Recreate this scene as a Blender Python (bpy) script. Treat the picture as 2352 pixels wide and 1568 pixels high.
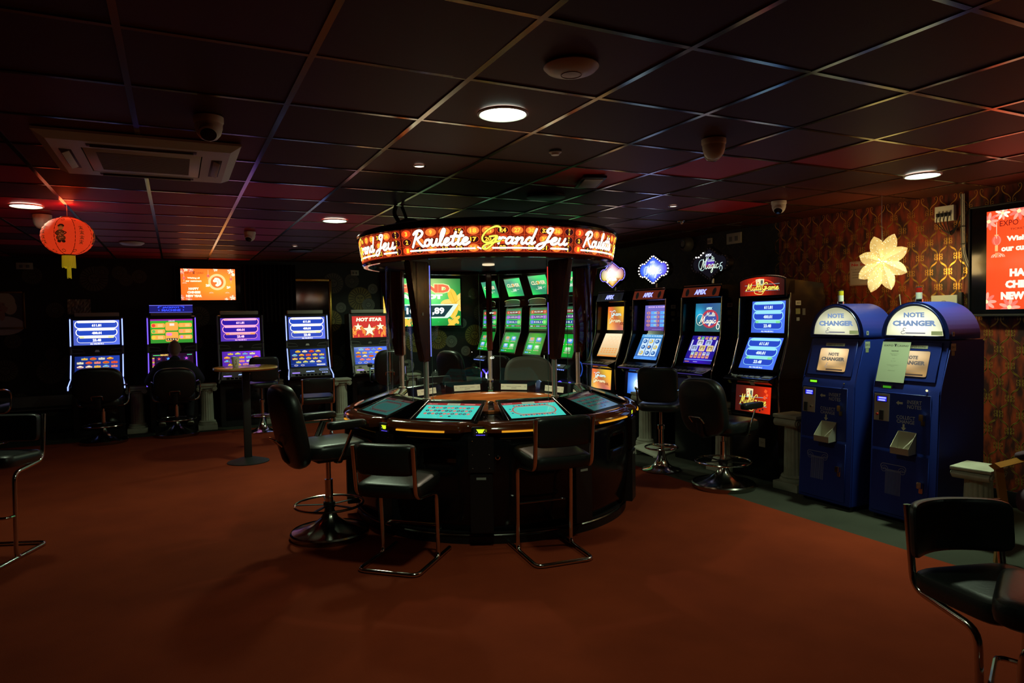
import bpy, bmesh, math, random
from mathutils import Vector, Matrix
from math import sin, cos, pi, radians as R

scene = bpy.context.scene
COL = scene.collection
for o in list(bpy.data.objects):
    bpy.data.objects.remove(o)

# ------------------------------------------------------------------ camera, world, exposure
CAM_Z, CEIL = 1.52, 2.45
def camera():
    y, p, r = R(26.222), R(-2.080), R(-0.987)
    fw = Vector((sin(y)*cos(p), cos(y)*cos(p), sin(p)))
    rt = Vector((cos(y), -sin(y), 0)); up = rt.cross(fw)
    rt2 = rt*cos(r)+up*sin(r); up2 = -rt*sin(r)+up*cos(r)
    m = Matrix((rt2, up2, -fw)).transposed().to_4x4()
    m.translation = Vector((0, 0, CAM_Z))
    cd = bpy.data.cameras.new('camera'); cd.sensor_width = 36; cd.lens = 36*1568/2352
    cd.clip_start = 0.05; cd.clip_end = 60
    co = bpy.data.objects.new('camera', cd); COL.objects.link(co); co.matrix_world = m
    scene.camera = co
camera()
w = bpy.data.worlds.new('world'); scene.world = w; w.use_nodes = True
w.node_tree.nodes['Background'].inputs[0].default_value = (0.010, 0.006, 0.007, 1)
w.node_tree.nodes['Background'].inputs[1].default_value = 0.10
scene.view_settings.view_transform = 'Standard'
scene.view_settings.look = 'None'
scene.view_settings.gamma = 1
scene.view_settings.use_curve_mapping = False
scene.view_settings.exposure = 0.0
scene.cycles.use_light_tree = True
scene.cycles.max_bounces = 6
scene.cycles.sample_clamp_indirect = 3

# ------------------------------------------------------------------ materials
MATS = {}
def mat(name, col=(.5, .5, .5), rough=.5, metal=0., coat=0., spec=.5, emit=None, es=1., noise=None, bump=None, trans=0., alpha=1.):
    if name in MATS: return MATS[name]
    m = bpy.data.materials.new(name); m.use_nodes = True
    nt = m.node_tree; b = nt.nodes['Principled BSDF']
    b.inputs['Base Color'].default_value = (*col, 1); b.inputs['Roughness'].default_value = rough
    b.inputs['Metallic'].default_value = metal; b.inputs['Coat Weight'].default_value = coat
    b.inputs['Coat Roughness'].default_value = .06
    b.inputs['Specular IOR Level'].default_value = spec
    if trans: b.inputs['Transmission Weight'].default_value = trans
    if emit:
        b.inputs['Emission Color'].default_value = (*emit, 1); b.inputs['Emission Strength'].default_value = es
    tc = nt.nodes.new('ShaderNodeTexCoord')
    if noise:   # (scale, colour2, stretch(xyz), contrast)
        sc, c2, st, (lo, hi) = noise
        mp = nt.nodes.new('ShaderNodeMapping'); mp.inputs['Scale'].default_value = st
        n = nt.nodes.new('ShaderNodeTexNoise'); n.inputs['Scale'].default_value = sc; n.inputs['Detail'].default_value = 6
        cr = nt.nodes.new('ShaderNodeValToRGB')
        cr.color_ramp.elements[0].position = lo; cr.color_ramp.elements[1].position = hi
        cr.color_ramp.elements[0].color = (*col, 1); cr.color_ramp.elements[1].color = (*c2, 1)
        nt.links.new(tc.outputs['Object'], mp.inputs[0]); nt.links.new(mp.outputs[0], n.inputs['Vector'])
        nt.links.new(n.outputs[0], cr.inputs[0]); nt.links.new(cr.outputs[0], b.inputs['Base Color'])
    if bump:    # (scale, strength, distance)
        n = nt.nodes.new('ShaderNodeTexNoise'); n.inputs['Scale'].default_value = bump[0]; n.inputs['Detail'].default_value = 3
        bp = nt.nodes.new('ShaderNodeBump'); bp.inputs['Strength'].default_value = bump[1]; bp.inputs['Distance'].default_value = bump[2]
        nt.links.new(tc.outputs['Object'], n.inputs['Vector'])
        nt.links.new(n.outputs[0], bp.inputs['Height']); nt.links.new(bp.outputs[0], b.inputs['Normal'])
    MATS[name] = m
    return m
def attr_mat(name, emissive, rough=.25, coat=0., spec=.5, gain=1., metal=0.):
    if name in MATS: return MATS[name]
    m = bpy.data.materials.new(name); m.use_nodes = True
    nt = m.node_tree; b = nt.nodes['Principled BSDF']
    a = nt.nodes.new('ShaderNodeAttribute'); a.attribute_name = 'Col'
    b.inputs['Roughness'].default_value = rough; b.inputs['Coat Weight'].default_value = coat
    b.inputs['Specular IOR Level'].default_value = spec; b.inputs['Metallic'].default_value = metal
    if emissive:
        b.inputs['Base Color'].default_value = (.004, .004, .005, 1)
        nt.links.new(a.outputs['Color'], b.inputs['Emission Color']); b.inputs['Emission Strength'].default_value = gain
    else:
        nt.links.new(a.outputs['Color'], b.inputs['Base Color'])
    MATS[name] = m
    return m
M_SCR = attr_mat('screen_picture', True, .12, 0, .55)
M_LIT = attr_mat('backlit_print', True, .3)
M_PRINT = attr_mat('printed_surface', False, .6)
M_WALLPRINT = attr_mat('wallpaper_print', False, .45)

M_BLACK = mat('black_gloss', (.005, .005, .006), .17, 0, .08, .35)
M_BLACKM = mat('black_satin', (.008, .008, .009), .42)
M_BLACKSOFT = mat('black_plastic', (.012, .012, .012), .55)
M_LEATHER = mat('black_leather', (.011, .013, .012), .36, 0, 0, .55, bump=(90, .12, .004))
M_GREYLEATHER = mat('grey_leather', (.17, .155, .12), .42, bump=(90, .12, .004))
M_CHROME = mat('chrome', (.78, .76, .70), .14, 1)
M_DCHROME = mat('dark_chrome', (.30, .29, .26), .18, 1)
M_STEEL = mat('brushed_steel', (.52, .48, .38), .42, .55, bump=(300, .05, .002))
M_WOOD = mat('mahogany', (.085, .018, .006), .13, 0, .8, noise=(5, (.15, .035, .010), (1, 1, 9), (.35, .7)))
M_FINWOOD = mat('mahogany_fin', (.045, .010, .004), .2, 0, .6, noise=(4, (.10, .022, .008), (6, 6, .7), (.35, .7)))
M_BOWL = mat('wheel_bowl_wood', (.42, .13, .03), .15, 0, .8, noise=(6, (.26, .07, .015), (1, 1, 12), (.35, .7)))
M_STONE = mat('plaster_column', (.42, .42, .33), .7, bump=(40, .25, .006), noise=(9, (.30, .31, .23), (1, 1, 1), (.3, .75)))
M_BLUE = mat('blue_paint', (.010, .026, .22), .45, 0, .0, .3, bump=(400, .06, .002))
M_BLUED = mat('blue_paint_edge', (.008, .018, .13), .35)
M_WHITE = mat('white_plastic', (.84, .88, .74), .4)
M_CREAM = mat('cream_plastic', (.52, .50, .40), .5)
M_GREYP = mat('grey_plastic', (.16, .16, .15), .4)
M_PAPER = mat('paper', (.72, .76, .60), .7)
M_LAMPWOOD = mat('beech_tabletop', (.50, .27, .08), .22, 0, .5, noise=(3, (.40, .19, .05), (1, 8, 1), (.3, .7)))
M_ARMWOOD = mat('oak_armchair', (.36, .17, .035), .3, 0, .3, noise=(5, (.26, .11, .02), (8, 1, 1), (.3, .7)))
M_PURPLE = mat('purple_fabric', (.045, .018, .035), .85)
M_TAN = mat('blonde_hair', (.5, .4, .25), .7)
M_SKIN = mat('skin', (.42, .20, .13), .6)
M_JACKET = mat('dark_jacket', (.012, .013, .018), .8)
M_GLASS = None
def glass():
    m = bpy.data.materials.new('clear_glass'); m.use_nodes = True
    nt = m.node_tree; nt.nodes.remove(nt.nodes['Principled BSDF'])
    t = nt.nodes.new('ShaderNodeBsdfTransparent'); t.inputs[0].default_value = (.985, .995, .99, 1)
    g = nt.nodes.new('ShaderNodeBsdfGlossy'); g.inputs['Roughness'].default_value = .02
    f = nt.nodes.new('ShaderNodeLayerWeight'); pw = nt.nodes.new('ShaderNodeMath'); pw.operation = 'POWER'; pw.inputs[1].default_value = 5
    ma = nt.nodes.new('ShaderNodeMath'); ma.operation = 'MULTIPLY_ADD'; ma.inputs[1].default_value = .12; ma.inputs[2].default_value = .014
    mx = nt.nodes.new('ShaderNodeMixShader')
    nt.links.new(f.outputs['Facing'], pw.inputs[0]); nt.links.new(pw.outputs[0], ma.inputs[0])
    nt.links.new(ma.outputs[0], mx.inputs[0]); nt.links.new(t.outputs[0], mx.inputs[1]); nt.links.new(g.outputs[0], mx.inputs[2])
    nt.links.new(mx.outputs[0], nt.nodes['Material Output'].inputs[0])
    return m
M_GLASS = glass()
M_POLE = mat('satin_steel', (.85, .84, .70), .42, .85)
def emit(name, col, s): return mat(name, (.01, .01, .01), .4, emit=col, es=s)

# ------------------------------------------------------------------ object helpers
def link(name, me, parent=None, label=None):
    o = bpy.data.objects.new(name, me); COL.objects.link(o)
    if parent: o.parent = parent
    if label: o['label'] = label
    return o
def obj(name, bm, m, parent=None, smooth=True, label=None, autos=True):
    me = bpy.data.meshes.new(name)
    bmesh.ops.recalc_face_normals(bm, faces=bm.faces[:])
    bm.to_mesh(me); bm.free()
    for mm in (m if isinstance(m, (list, tuple)) else [m]): me.materials.append(mm)
    if smooth:
        for p in me.polygons: p.use_smooth = True
        if autos:
            try: me.set_sharp_from_angle(angle=R(38))
            except Exception: pass
    return link(name, me, parent, label)
def thing(name, label, cat, loc=(0, 0, 0), rz=0, group=None):
    o = bpy.data.objects.new(name, None); COL.objects.link(o)
    o.empty_display_size = .1
    o.location = loc; o.rotation_euler = (0, 0, rz); o['label'] = label; o['category'] = cat
    if group: o['group'] = group
    return o
def tag(o, label, cat, group=None):
    o['label'] = label; o['category'] = cat
    if group: o['group'] = group
    return o
def struct(name, bm, m, **k):
    o = obj(name, bm, m, **k); o['kind'] = 'structure'; return o
KIDS = {}
def children(o):
    return [c for c in bpy.data.objects if c.parent == o]
def dup(root, loc, rz, label, group=None, scale=None):
    r = root.copy(); COL.objects.link(r); r.location = loc; r.rotation_euler = (0, 0, rz); r['label'] = label
    if group: r['group'] = group
    if scale: r.scale = scale
    for ch in children(root):
        c = ch.copy(); COL.objects.link(c); c.parent = r
        for g in children(ch):
            d = g.copy(); COL.objects.link(d); d.parent = c
    return r
def BM(): return bmesh.new()
def box(bm, c, s, rot=None, bev=0, seg=2, mi=0):
    r = bmesh.ops.create_cube(bm, size=1)
    vs = r['verts']
    bmesh.ops.scale(bm, vec=s, verts=vs)
    if bev:
        es = list({e for v in vs for e in v.link_edges})
        rr = bmesh.ops.bevel(bm, geom=vs+es, offset=bev, segments=seg, profile=.5, affect='EDGES')
        vs = list({v for f in rr['faces'] for v in f.verts} | {v for v in vs if v.is_valid})
    if rot: bmesh.ops.rotate(bm, cent=(0, 0, 0), matrix=rot, verts=vs)
    bmesh.ops.translate(bm, vec=c, verts=vs)
    if mi:
        for f in {f for v in vs for f in v.link_faces}: f.material_index = mi
    return vs
def RX(d): return Matrix.Rotation(R(d), 3, 'X')
def RY(d): return Matrix.Rotation(R(d), 3, 'Y')
def RZ(d): return Matrix.Rotation(R(d), 3, 'Z')
def tube(bm, pts, r, seg=10, closed=False, flat=None):
    pts = [Vector(p) for p in pts]; n = len(pts)
    t0 = (pts[1]-pts[0]).normalized()
    a = Vector((0, 0, 1)) if abs(t0.z) < .9 else Vector((1, 0, 0))
    nrm = (a - t0*a.dot(t0)).normalized(); rings = []
    for i, p in enumerate(pts):
        if closed: t = (pts[(i+1) % n]-pts[i-1]).normalized()
        else: t = (pts[min(i+1, n-1)]-pts[max(i-1, 0)]).normalized()
        nrm = (nrm - t*nrm.dot(t)).normalized(); b = t.cross(nrm)
        rr = r[i] if isinstance(r, (list, tuple)) else r
        f1, f2 = flat if flat else (1, 1)
        rings.append([bm.verts.new(p + nrm*cos(2*pi*k/seg)*rr*f1 + b*sin(2*pi*k/seg)*rr*f2) for k in range(seg)])
    m = n if closed else n-1
    for i in range(m):
        A, B = rings[i], rings[(i+1) % n]
        off = 0
        if closed and i == n-1:
            off = min(range(seg), key=lambda s: (B[s].co-A[0].co).length)
        for k in range(seg):
            bm.faces.new((A[k], A[(k+1) % seg], B[(k+1+off) % seg], B[(k+off) % seg]))
    if not closed:
        bm.faces.new(rings[0]); bm.faces.new(rings[-1])
def fillet(pts, r, n=5, closed=False):
    pts = [Vector(p) for p in pts]; out = []; m = len(pts)
    for i, p in enumerate(pts):
        if not closed and i in (0, m-1): out.append(p); continue
        a, b = pts[i-1]-p, pts[(i+1) % m]-p
        rr = min(r, a.length*.48, b.length*.48)
        s, e = p+a.normalized()*rr, p+b.normalized()*rr
        for k in range(n+1):
            t = k/n; out.append(s*(1-t)**2 + p*2*t*(1-t) + e*t*t)
    return out
def lathe(bm, prof, seg=32, c=(0, 0, 0), a0=0, a1=2*pi, mod=None):
    full = abs(a1-a0-2*pi) < 1e-6; n = seg if full else seg+1; rings = []
    for (r, z) in prof:
        ring = []
        for k in range(n):
            a = a0+(a1-a0)*k/seg; rr = r*(mod(a, z) if mod else 1)
            ring.append(bm.verts.new((c[0]+rr*cos(a), c[1]+rr*sin(a), c[2]+z)))
        rings.append(ring)
    for A, B in zip(rings, rings[1:]):
        for k in range(seg):
            k2 = (k+1) % n
            bm.faces.new((A[k], A[k2], B[k2], B[k]))
    return rings
def prism(bm, poly, t0, t1, f):
    """poly in 2D, extruded between t0 and t1; f(u, v, t) -> point"""
    A = [bm.verts.new(f(u, v, t0)) for u, v in poly]; B = [bm.verts.new(f(u, v, t1)) for u, v in poly]
    n = len(poly)
    for i in range(n): bm.faces.new((A[i], A[(i+1) % n], B[(i+1) % n], B[i]))
    bm.faces.new(A); bm.faces.new(B[::-1])
def xprof(bm, poly, w):  # side profile in (y,z), width w centred on x
    prism(bm, poly, -w/2, w/2, lambda u, v, t: (t, u, v))
def pad(bm, w, d, h, c, rot=None, ex=5., puff=.35, bend=None, n=16):
    """upholstered cushion: superellipse slab, soft edge; bend(x,y,z)->z offset"""
    rings = []; prof = [(-.5, .80), (-.5, .90), (-.38, .975), (-.15, 1), (.15, 1), (.36, .97), (.47, .90), (.5, .78)]
    tot = 4*n; M_ = 720; D = []
    for k in range(M_):
        a = 2*pi*k/M_; ca, sa = cos(a), sin(a)
        D.append((math.copysign(abs(ca)**(2/ex), ca)*w/2, math.copysign(abs(sa)**(2/ex), sa)*d/2))
    L_ = [0]
    for k in range(M_): L_.append(L_[-1]+math.dist(D[k], D[(k+1) % M_]))
    out = []; j = 0
    for k in range(tot):
        t = L_[-1]*k/tot
        while L_[j+1] < t: j += 1
        u = (t-L_[j])/max(1e-9, L_[j+1]-L_[j]); A_, B_ = D[j], D[(j+1) % M_]
        out.append((A_[0]+(B_[0]-A_[0])*u, A_[1]+(B_[1]-A_[1])*u))
    for (zz, s) in prof:
        rings.append([(x*s, y*s, zz*h) for x, y in out])
    for s2, zz in ((.5, .5+puff*.12), (.2, .5+puff*.16)):
        rings.append([(p[0]*s2/.78, p[1]*s2/.78, zz*h) for p in rings[7]])
    rings.insert(0, [(p[0]*.3, p[1]*.3, -.5*h) for p in rings[0]])
    V = []
    for ring in rings:
        vv = []
        for (x, y, z) in ring:
            if bend: z += bend(x, y)
            v = Vector((x, y, z))
            if rot: v = rot @ v
            vv.append(bm.verts.new(v+Vector(c)))
        V.append(vv)
    for A, B in zip(V, V[1:]):
        for k in range(tot): bm.faces.new((A[k], A[(k+1) % tot], B[(k+1) % tot], B[k]))
    bm.faces.new(V[0]); bm.faces.new(V[-1])

# ------------------------------------------------------------------ text and 2D pictures
FCACHE = {}
def text_tris(s, bold=0.):
    k = (s, bold)
    if k in FCACHE: return FCACHE[k]
    cu = bpy.data.curves.new('lettering', 'FONT'); cu.body = s; cu.size = 1; cu.offset = bold; cu.resolution_u = 2
    cu.fill_mode = 'FRONT'
    o = bpy.data.objects.new('lettering', cu); COL.objects.link(o)
    dg = bpy.context.evaluated_depsgraph_get(); dg.update()
    me = o.evaluated_get(dg).to_mesh()
    vs = [(v.co.x, v.co.y) for v in me.vertices]; fs = [tuple(p.vertices) for p in me.polygons]
    o.evaluated_get(dg).to_mesh_clear()
    bpy.data.objects.remove(o); bpy.data.curves.remove(cu)
    if vs:
        x0 = min(v[0] for v in vs); x1 = max(v[0] for v in vs); y0 = min(v[1] for v in vs); y1 = max(v[1] for v in vs)
    else: x0 = x1 = y0 = y1 = 0
    FCACHE[k] = (vs, fs, (x0, y0, x1, y1))
    return FCACHE[k]
def spl(pts, n=6):
    out = []; P = [pts[0]]+list(pts)+[pts[-1]]
    for i in range(1, len(P)-2):
        p0, p1, p2, p3 = P[i-1], P[i], P[i+1], P[i+2]
        for k in range(n):
            t = k/n
            out.append(tuple(.5*((2*p1[j])+(-p0[j]+p2[j])*t+(2*p0[j]-5*p1[j]+4*p2[j]-p3[j])*t*t+(-p0[j]+3*p1[j]-3*p2[j]+p3[j])*t**3) for j in (0, 1)))
    out.append(tuple(pts[-1])); return out
# brush script strokes: (advance, [stroke, ...]); x-height .42, cap height 1
SCR = {
 'R': (.78, [[(.10, -.02), (.22, .45), (.36, .95)], [(.12, .80), (.26, .97), (.50, 1.02), (.66, .88), (.58, .66), (.38, .52), (.26, .50)], [(.34, .50), (.50, .24), (.72, .00), (.82, .04)]]),
 'o': (.40, [[(.28, .40), (.12, .36), (.05, .16), (.14, .01), (.29, .06), (.34, .26), (.26, .40), (.36, .34), (.44, .36)]]),
 'u': (.46, [[(.06, .40), (.03, .14), (.12, .00), (.26, .10), (.34, .40)], [(.34, .40), (.31, .12), (.38, .01), (.48, .10)]]),
 'l': (.26, [[(.02, .10), (.18, .50), (.28, .92), (.20, 1.02), (.10, .70), (.08, .20), (.14, .01), (.28, .10)]]),
 'e': (.38, [[(.04, .16), (.22, .24), (.28, .38), (.16, .42), (.05, .24), (.08, .04), (.22, .00), (.40, .14)]]),
 't': (.30, [[(.24, .80), (.12, .30), (.10, .05), (.18, .00), (.32, .12)], [(.00, .52), (.34, .56)]]),
 'G': (.86, [[(.74, .80), (.70, 1.00), (.50, 1.04), (.22, .80), (.08, .42), (.16, .14), (.40, .10), (.62, .40)], [(.36, .44), (.66, .46), (.56, .06), (.34, -.28), (.16, -.26), (.22, -.08), (.50, .06), (.80, .18)]]),
 'r': (.36, [[(.02, .34), (.12, .40), (.08, .02)], [(.10, .22), (.20, .40), (.34, .38)]]),
 'a': (.46, [[(.34, .36), (.18, .42), (.05, .20), (.12, .01), (.26, .10), (.36, .40)], [(.36, .40), (.32, .10), (.38, .00), (.50, .12)]]),
 'n': (.46, [[(.02, .32), (.12, .40), (.07, .00)], [(.08, .18), (.22, .38), (.34, .36), (.31, .08), (.38, .00), (.50, .12)]]),
 'd': (.46, [[(.32, .34), (.18, .42), (.05, .20), (.12, .01), (.26, .08), (.38, .50), (.46, .98)], [(.37, .46), (.32, .08), (.38, .00), (.50, .12)]]),
 'J': (.60, [[(.62, .98), (.46, 1.02), (.36, .84), (.52, .70)], [(.62, .98), (.50, .50), (.34, -.10), (.16, -.30), (.03, -.20), (.12, -.02), (.44, .14), (.62, .20)]]),
 'M': (1.0, [[(.00, .06), (.10, .02), (.26, .60), (.34, .98)], [(.34, .98), (.38, .50), (.42, .16)], [(.42, .16), (.58, .62), (.76, .98)], [(.76, .98), (.72, .50), (.74, .02), (.90, .04), (1.0, .16)]]),
 'i': (.24, [[(.04, .20), (.12, .42), (.08, .06), (.14, .00), (.26, .12)], [(.16, .58), (.18, .62)]]),
 'm': (.62, [[(.02, .32), (.10, .40), (.07, .00)], [(.08, .18), (.20, .38), (.29, .34), (.26, .00)], [(.28, .18), (.40, .38), (.50, .34), (.47, .06), (.54, .00), (.66, .12)]]),
 'g': (.46, [[(.34, .36), (.18, .42), (.05, .20), (.14, .02), (.28, .12), (.38, .40)], [(.38, .40), (.30, -.14), (.18, -.42), (.06, -.32), (.20, -.10), (.50, .12)]]),
 'c': (.36, [[(.32, .34), (.20, .42), (.06, .24), (.10, .03), (.24, .00), (.40, .14)]]),
 'E': (.6, [[(.5, .9), (.36, 1.0), (.2, .84), (.32, .6), (.42, .56)], [(.40, .56), (.10, .40), (.10, .08), (.34, .0), (.56, .2)]]),
 's': (.36, [[(.04, .06), (.22, .34), (.26, .44), (.32, .22), (.28, .02), (.10, .00)], [(.28, .06), (.40, .14)]]),
 ' ': (.34, []),
}
class Pic:
    """a flat picture: coloured polygons stacked in thin layers, one mesh"""
    def __init__(s): s.v = []; s.f = []; s.c = []; s.l = 0
    def up(s, n=1): s.l += n; return s
    def poly(s, pts, col, layer=None):
        L = s.l if layer is None else layer; b = len(s.v)
        s.v += [(p[0], p[1], L) for p in pts]; s.f.append(tuple(range(b, b+len(pts)))); s.c.append(col)
    def rect(s, x0, y0, x1, y1, col, nx=1, col2=None):
        for i in range(nx):
            a, b2 = x0+(x1-x0)*i/nx, x0+(x1-x0)*(i+1)/nx
            s.poly([(a, y0), (b2, y0), (b2, y1), (a, y1)], col)
    def grad(s, x0, y0, x1, y1, f, nx=8, ny=8):
        nx, ny = min(48, nx*4), min(40, ny*4)
        for i in range(nx):
            for j in range(ny):
                a, b2 = x0+(x1-x0)*i/nx, x0+(x1-x0)*(i+1)/nx; c, d = y0+(y1-y0)*j/ny, y0+(y1-y0)*(j+1)/ny
                s.poly([(a, c), (b2, c), (b2, d), (a, d)], f((i+.5)/nx, (j+.5)/ny))
    def ell(s, cx, cy, rx, ry, col, n=20, rot=0):
        s.poly([(cx+rx*cos(2*pi*k/n)*cos(rot)-ry*sin(2*pi*k/n)*sin(rot), cy+rx*cos(2*pi*k/n)*sin(rot)+ry*sin(2*pi*k/n)*cos(rot)) for k in range(n)], col)
    def ring(s, cx, cy, rx, ry, w, col, n=24, a0=0, a1=2*pi):
        s.line([(cx+rx*cos(a0+(a1-a0)*k/n), cy+ry*sin(a0+(a1-a0)*k/n)) for k in range(n+1)], w, col)
    def rr(s, x0, y0, x1, y1, r, col, n=5):
        r = min(r, (x1-x0)/2, (y1-y0)/2); P = []
        for cx, cy, a in ((x1-r, y1-r, 0), (x0+r, y1-r, pi/2), (x0+r, y0+r, pi), (x1-r, y0+r, 3*pi/2)):
            P += [(cx+r*cos(a+pi/2*k/n), cy+r*sin(a+pi/2*k/n)) for k in range(n+1)]
        s.poly(P, col)
    def rrline(s, x0, y0, x1, y1, r, w, col, n=5):
        r = min(r, (x1-x0)/2, (y1-y0)/2); P = []
        for cx, cy, a in ((x1-r, y1-r, 0), (x0+r, y1-r, pi/2), (x0+r, y0+r, pi), (x1-r, y0+r, 3*pi/2)):
            P += [(cx+r*cos(a+pi/2*k/n), cy+r*sin(a+pi/2*k/n)) for k in range(n+1)]
        s.line(P+[P[0]], w, col)
    def line(s, pts, w, col, cap=True):
        n = len(pts); L = []; Rr = []
        for i, p in enumerate(pts):
            a, b = pts[max(i-1, 0)], pts[min(i+1, n-1)]
            dx, dy = b[0]-a[0], b[1]-a[1]; d = math.hypot(dx, dy) or 1
            ww = (w(i/(n-1)) if callable(w) else w)/2
            L.append((p[0]-dy/d*ww, p[1]+dx/d*ww)); Rr.append((p[0]+dy/d*ww, p[1]-dx/d*ww))
        for i in range(n-1): s.poly([Rr[i], Rr[i+1], L[i+1], L[i]], col)
        if cap and not callable(w):
            for p in (pts[0], pts[-1]): s.ell(p[0], p[1], w/2, w/2, col, 8)
    def star(s, cx, cy, r, col, n=5, k=.42, rot=pi/2):
        s.poly([(cx, cy)], col) if 0 else None
        P = [(cx+(r if i % 2 == 0 else r*k)*cos(rot+pi*i/n), cy+(r if i % 2 == 0 else r*k)*sin(rot+pi*i/n)) for i in range(2*n)]
        for i in range(2*n): s.poly([(cx, cy), P[i], P[(i+1) % (2*n)]], col)
    def text(s, t, cx, cy, h, col, w=None, bold=.0, shear=0, align='c', rot=0):
        vs, fs, (x0, y0, x1, y1) = text_tris(t, bold)
        if not vs: return
        sy = h/max(y1-y0, 1e-6); sx = (w/(x1-x0)) if w else sy
        W = (x1-x0)*sx; ox = cx-W/2 if align == 'c' else cx
        b = len(s.v)
        for (x, y) in vs:
            X, Y = (x-x0)*sx+shear*(y-y0)*sy, (y-y0)*sy-h/2
            if rot:
                X -= W/2; X, Y = X*cos(rot)-Y*sin(rot), X*sin(rot)+Y*cos(rot); X += W/2
            s.v.append((ox+X, cy+Y, s.l))
        for f in fs: s.f.append(tuple(b+i for i in f)); s.c.append(col)
    def script(s, t, x, y, h, w, col, lw, shear=.12, ls=1., outline=None):
        adv = sum(SCR[c][0]*ls for c in t); sx = w/adv
        for pas in ((outline, lw*1.55), (col, lw)) if outline else ((col, lw),):
            cxx = x
            for ch in t:
                a, st = SCR[ch]
                for k in st:
                    P = [(cxx+(px+shear*py)*sx, y+py*h) for px, py in spl(k, 5)]
                    s.line(P, pas[1], pas[0])
                cxx += a*ls*sx
            s.l += 1
    def clip(s, x0, y0, x1, y1):
        V, F, Cc = [], [], []
        for f, c in zip(s.f, s.c):
            P = [s.v[i] for i in f]
            if all(x0 <= p[0] <= x1 and y0 <= p[1] <= y1 for p in P): pass
            else:
                for ax, lim, sg in ((0, x0, 1), (0, x1, -1), (1, y0, 1), (1, y1, -1)):
                    Q = []
                    for i in range(len(P)):
                        a, b_ = P[i-1], P[i]; ia, ib = sg*(a[ax]-lim) >= 0, sg*(b_[ax]-lim) >= 0
                        if ia != ib:
                            t = (lim-a[ax])/(b_[ax]-a[ax]); Q.append((a[0]+(b_[0]-a[0])*t, a[1]+(b_[1]-a[1])*t, a[2]))
                        if ib: Q.append(b_)
                    P = Q
                    if len(P) < 3: break
            if len(P) < 3: continue
            k = len(V); V += P; F.append(tuple(range(k, k+len(P)))); Cc.append(c)
        s.v, s.f, s.c = V, F, Cc; return s
    def build(s, name, m, f, parent=None, eps=.0004, label=None):
        me = bpy.data.meshes.new(name)
        me.from_pydata([f(x, y, l*eps) for x, y, l in s.v], [], s.f)
        at = me.color_attributes.new('Col', 'FLOAT_COLOR', 'CORNER')
        data = []
        for p, c in zip(me.polygons, s.c):
            for _ in p.vertices: data += [c[0], c[1], c[2], 1.]
        at.data.foreach_set('color', data)
        me.materials.append(m); me.update()
        return link(name, me, parent, label)
def plane(o, ux, uy):
    """mapping onto a flat plane: o origin, ux right, uy up, both metric; offset along the normal"""
    o, ux, uy = Vector(o), Vector(ux).normalized(), Vector(uy).normalized(); n = ux.cross(uy)
    return lambda x, y, d: tuple(o+ux*x+uy*y+n*(d+.0006))
def C(r, g, b, k=1.): return (r*k, g*k, b*k)
# ------------------------------------------------------------------ lights: recessed ceiling lamps
WARM = (.76, 1., .64)
def area(loc, size, power, col, spread=180, parent=None, rot=(0, 0, 0)):
    l = bpy.data.lights.new('lamp_light', 'AREA'); l.shape = 'DISK'; l.size = size; l.energy = power; l.color = col; l.spread = R(spread)
    o = bpy.data.objects.new('lamp_light', l); COL.objects.link(o); o.location = loc; o.rotation_euler = rot
    if parent: o.parent = parent
    return o
def downlight(x, y, label, power=20, spread=150):
    t = thing('downlight', label, 'ceiling light', (x, y, CEIL), 0, 'round recessed downlights')
    b = BM(); lathe(b, [(.118, 0), (.118, -.006), (.108, -.010), (.103, -.004), (.103, .0)], 40); obj('trim_ring', b, M_WHITE, t)
    b = BM(); rr = lathe(b, [(.103, -.004), (.06, -.005), (.01, -.005)], 40); b.faces.new(rr[-1])
    obj('diffuser', b, emit('lamp_diffuser', (.86, 1., .84), 9.), t, label='glowing white diffuser')
    area((0, 0, -.014), .19, power, WARM, spread, t)
    return t
LP = 20
downlight(1.374, 2.844, 'bright round downlight nearest the camera, above and in front of the roulette canopy', LP*.38)
downlight(4.67, 3.008, 'bright round downlight above the blue note changers', LP*.85, 118)
downlight(-1.013, 6.472, 'bright round downlight at the left edge, beside the red paper lantern', LP*.20)
downlight(1.372, 6.500, 'small-looking round downlight left of the roulette canopy, further back', LP*.85)
downlight(3.10, 8.90, 'unseen round downlight added behind the roulette canopy to light the back wall', LP*.9, 160)  # added lamp, out of sight behind the canopy, brightens the back wallpaper
downlight(4.67, -.65, 'round downlight behind the camera on the right', LP*.05)
downlight(1.374, -.8, 'round downlight behind the camera', LP*.05)

# ------------------------------------------------------------------ setting
def carpet(name, c1, c2, sc=260):
    m = mat(name, c1, .95, 0, 0, .1, noise=(2.2, c2, (1, 1, 1), (.3, .72)), bump=(sc, .5, .004))
    return m
M_RED = carpet('red_carpet', (.27, .039, .0125), (.205, .029, .010))
M_GREYC = carpet('grey_carpet', (.060, .063, .049), (.044, .047, .036))
b = BM()
X0, X1, Y0, Y1 = -4.2, 5.70, -3.2, 11.40
XB, YB = 4.11, 10.32
def quad(b, pts, mi=0):
    f = b.faces.new([b.verts.new(p) for p in pts]); f.material_index = mi; return f
quad(b, [(X0, Y0, 0), (XB, Y0, 0), (XB, YB, 0), (X0, YB, 0)], 0)
quad(b, [(XB, Y0, 0), (X1, Y0, 0), (X1, YB, 0), (XB, YB, 0)], 1)
quad(b, [(X0, YB, 0), (X1, YB, 0), (X1, Y1, 0), (X0, Y1, 0)], 1)
quad(b, [(X0, Y0, -.1), (X0, Y1, -.1), (X1, Y1, -.1), (X1, Y0, -.1)], 0)
struct('floor', b, [M_RED, M_GREYC], smooth=False)
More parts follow.
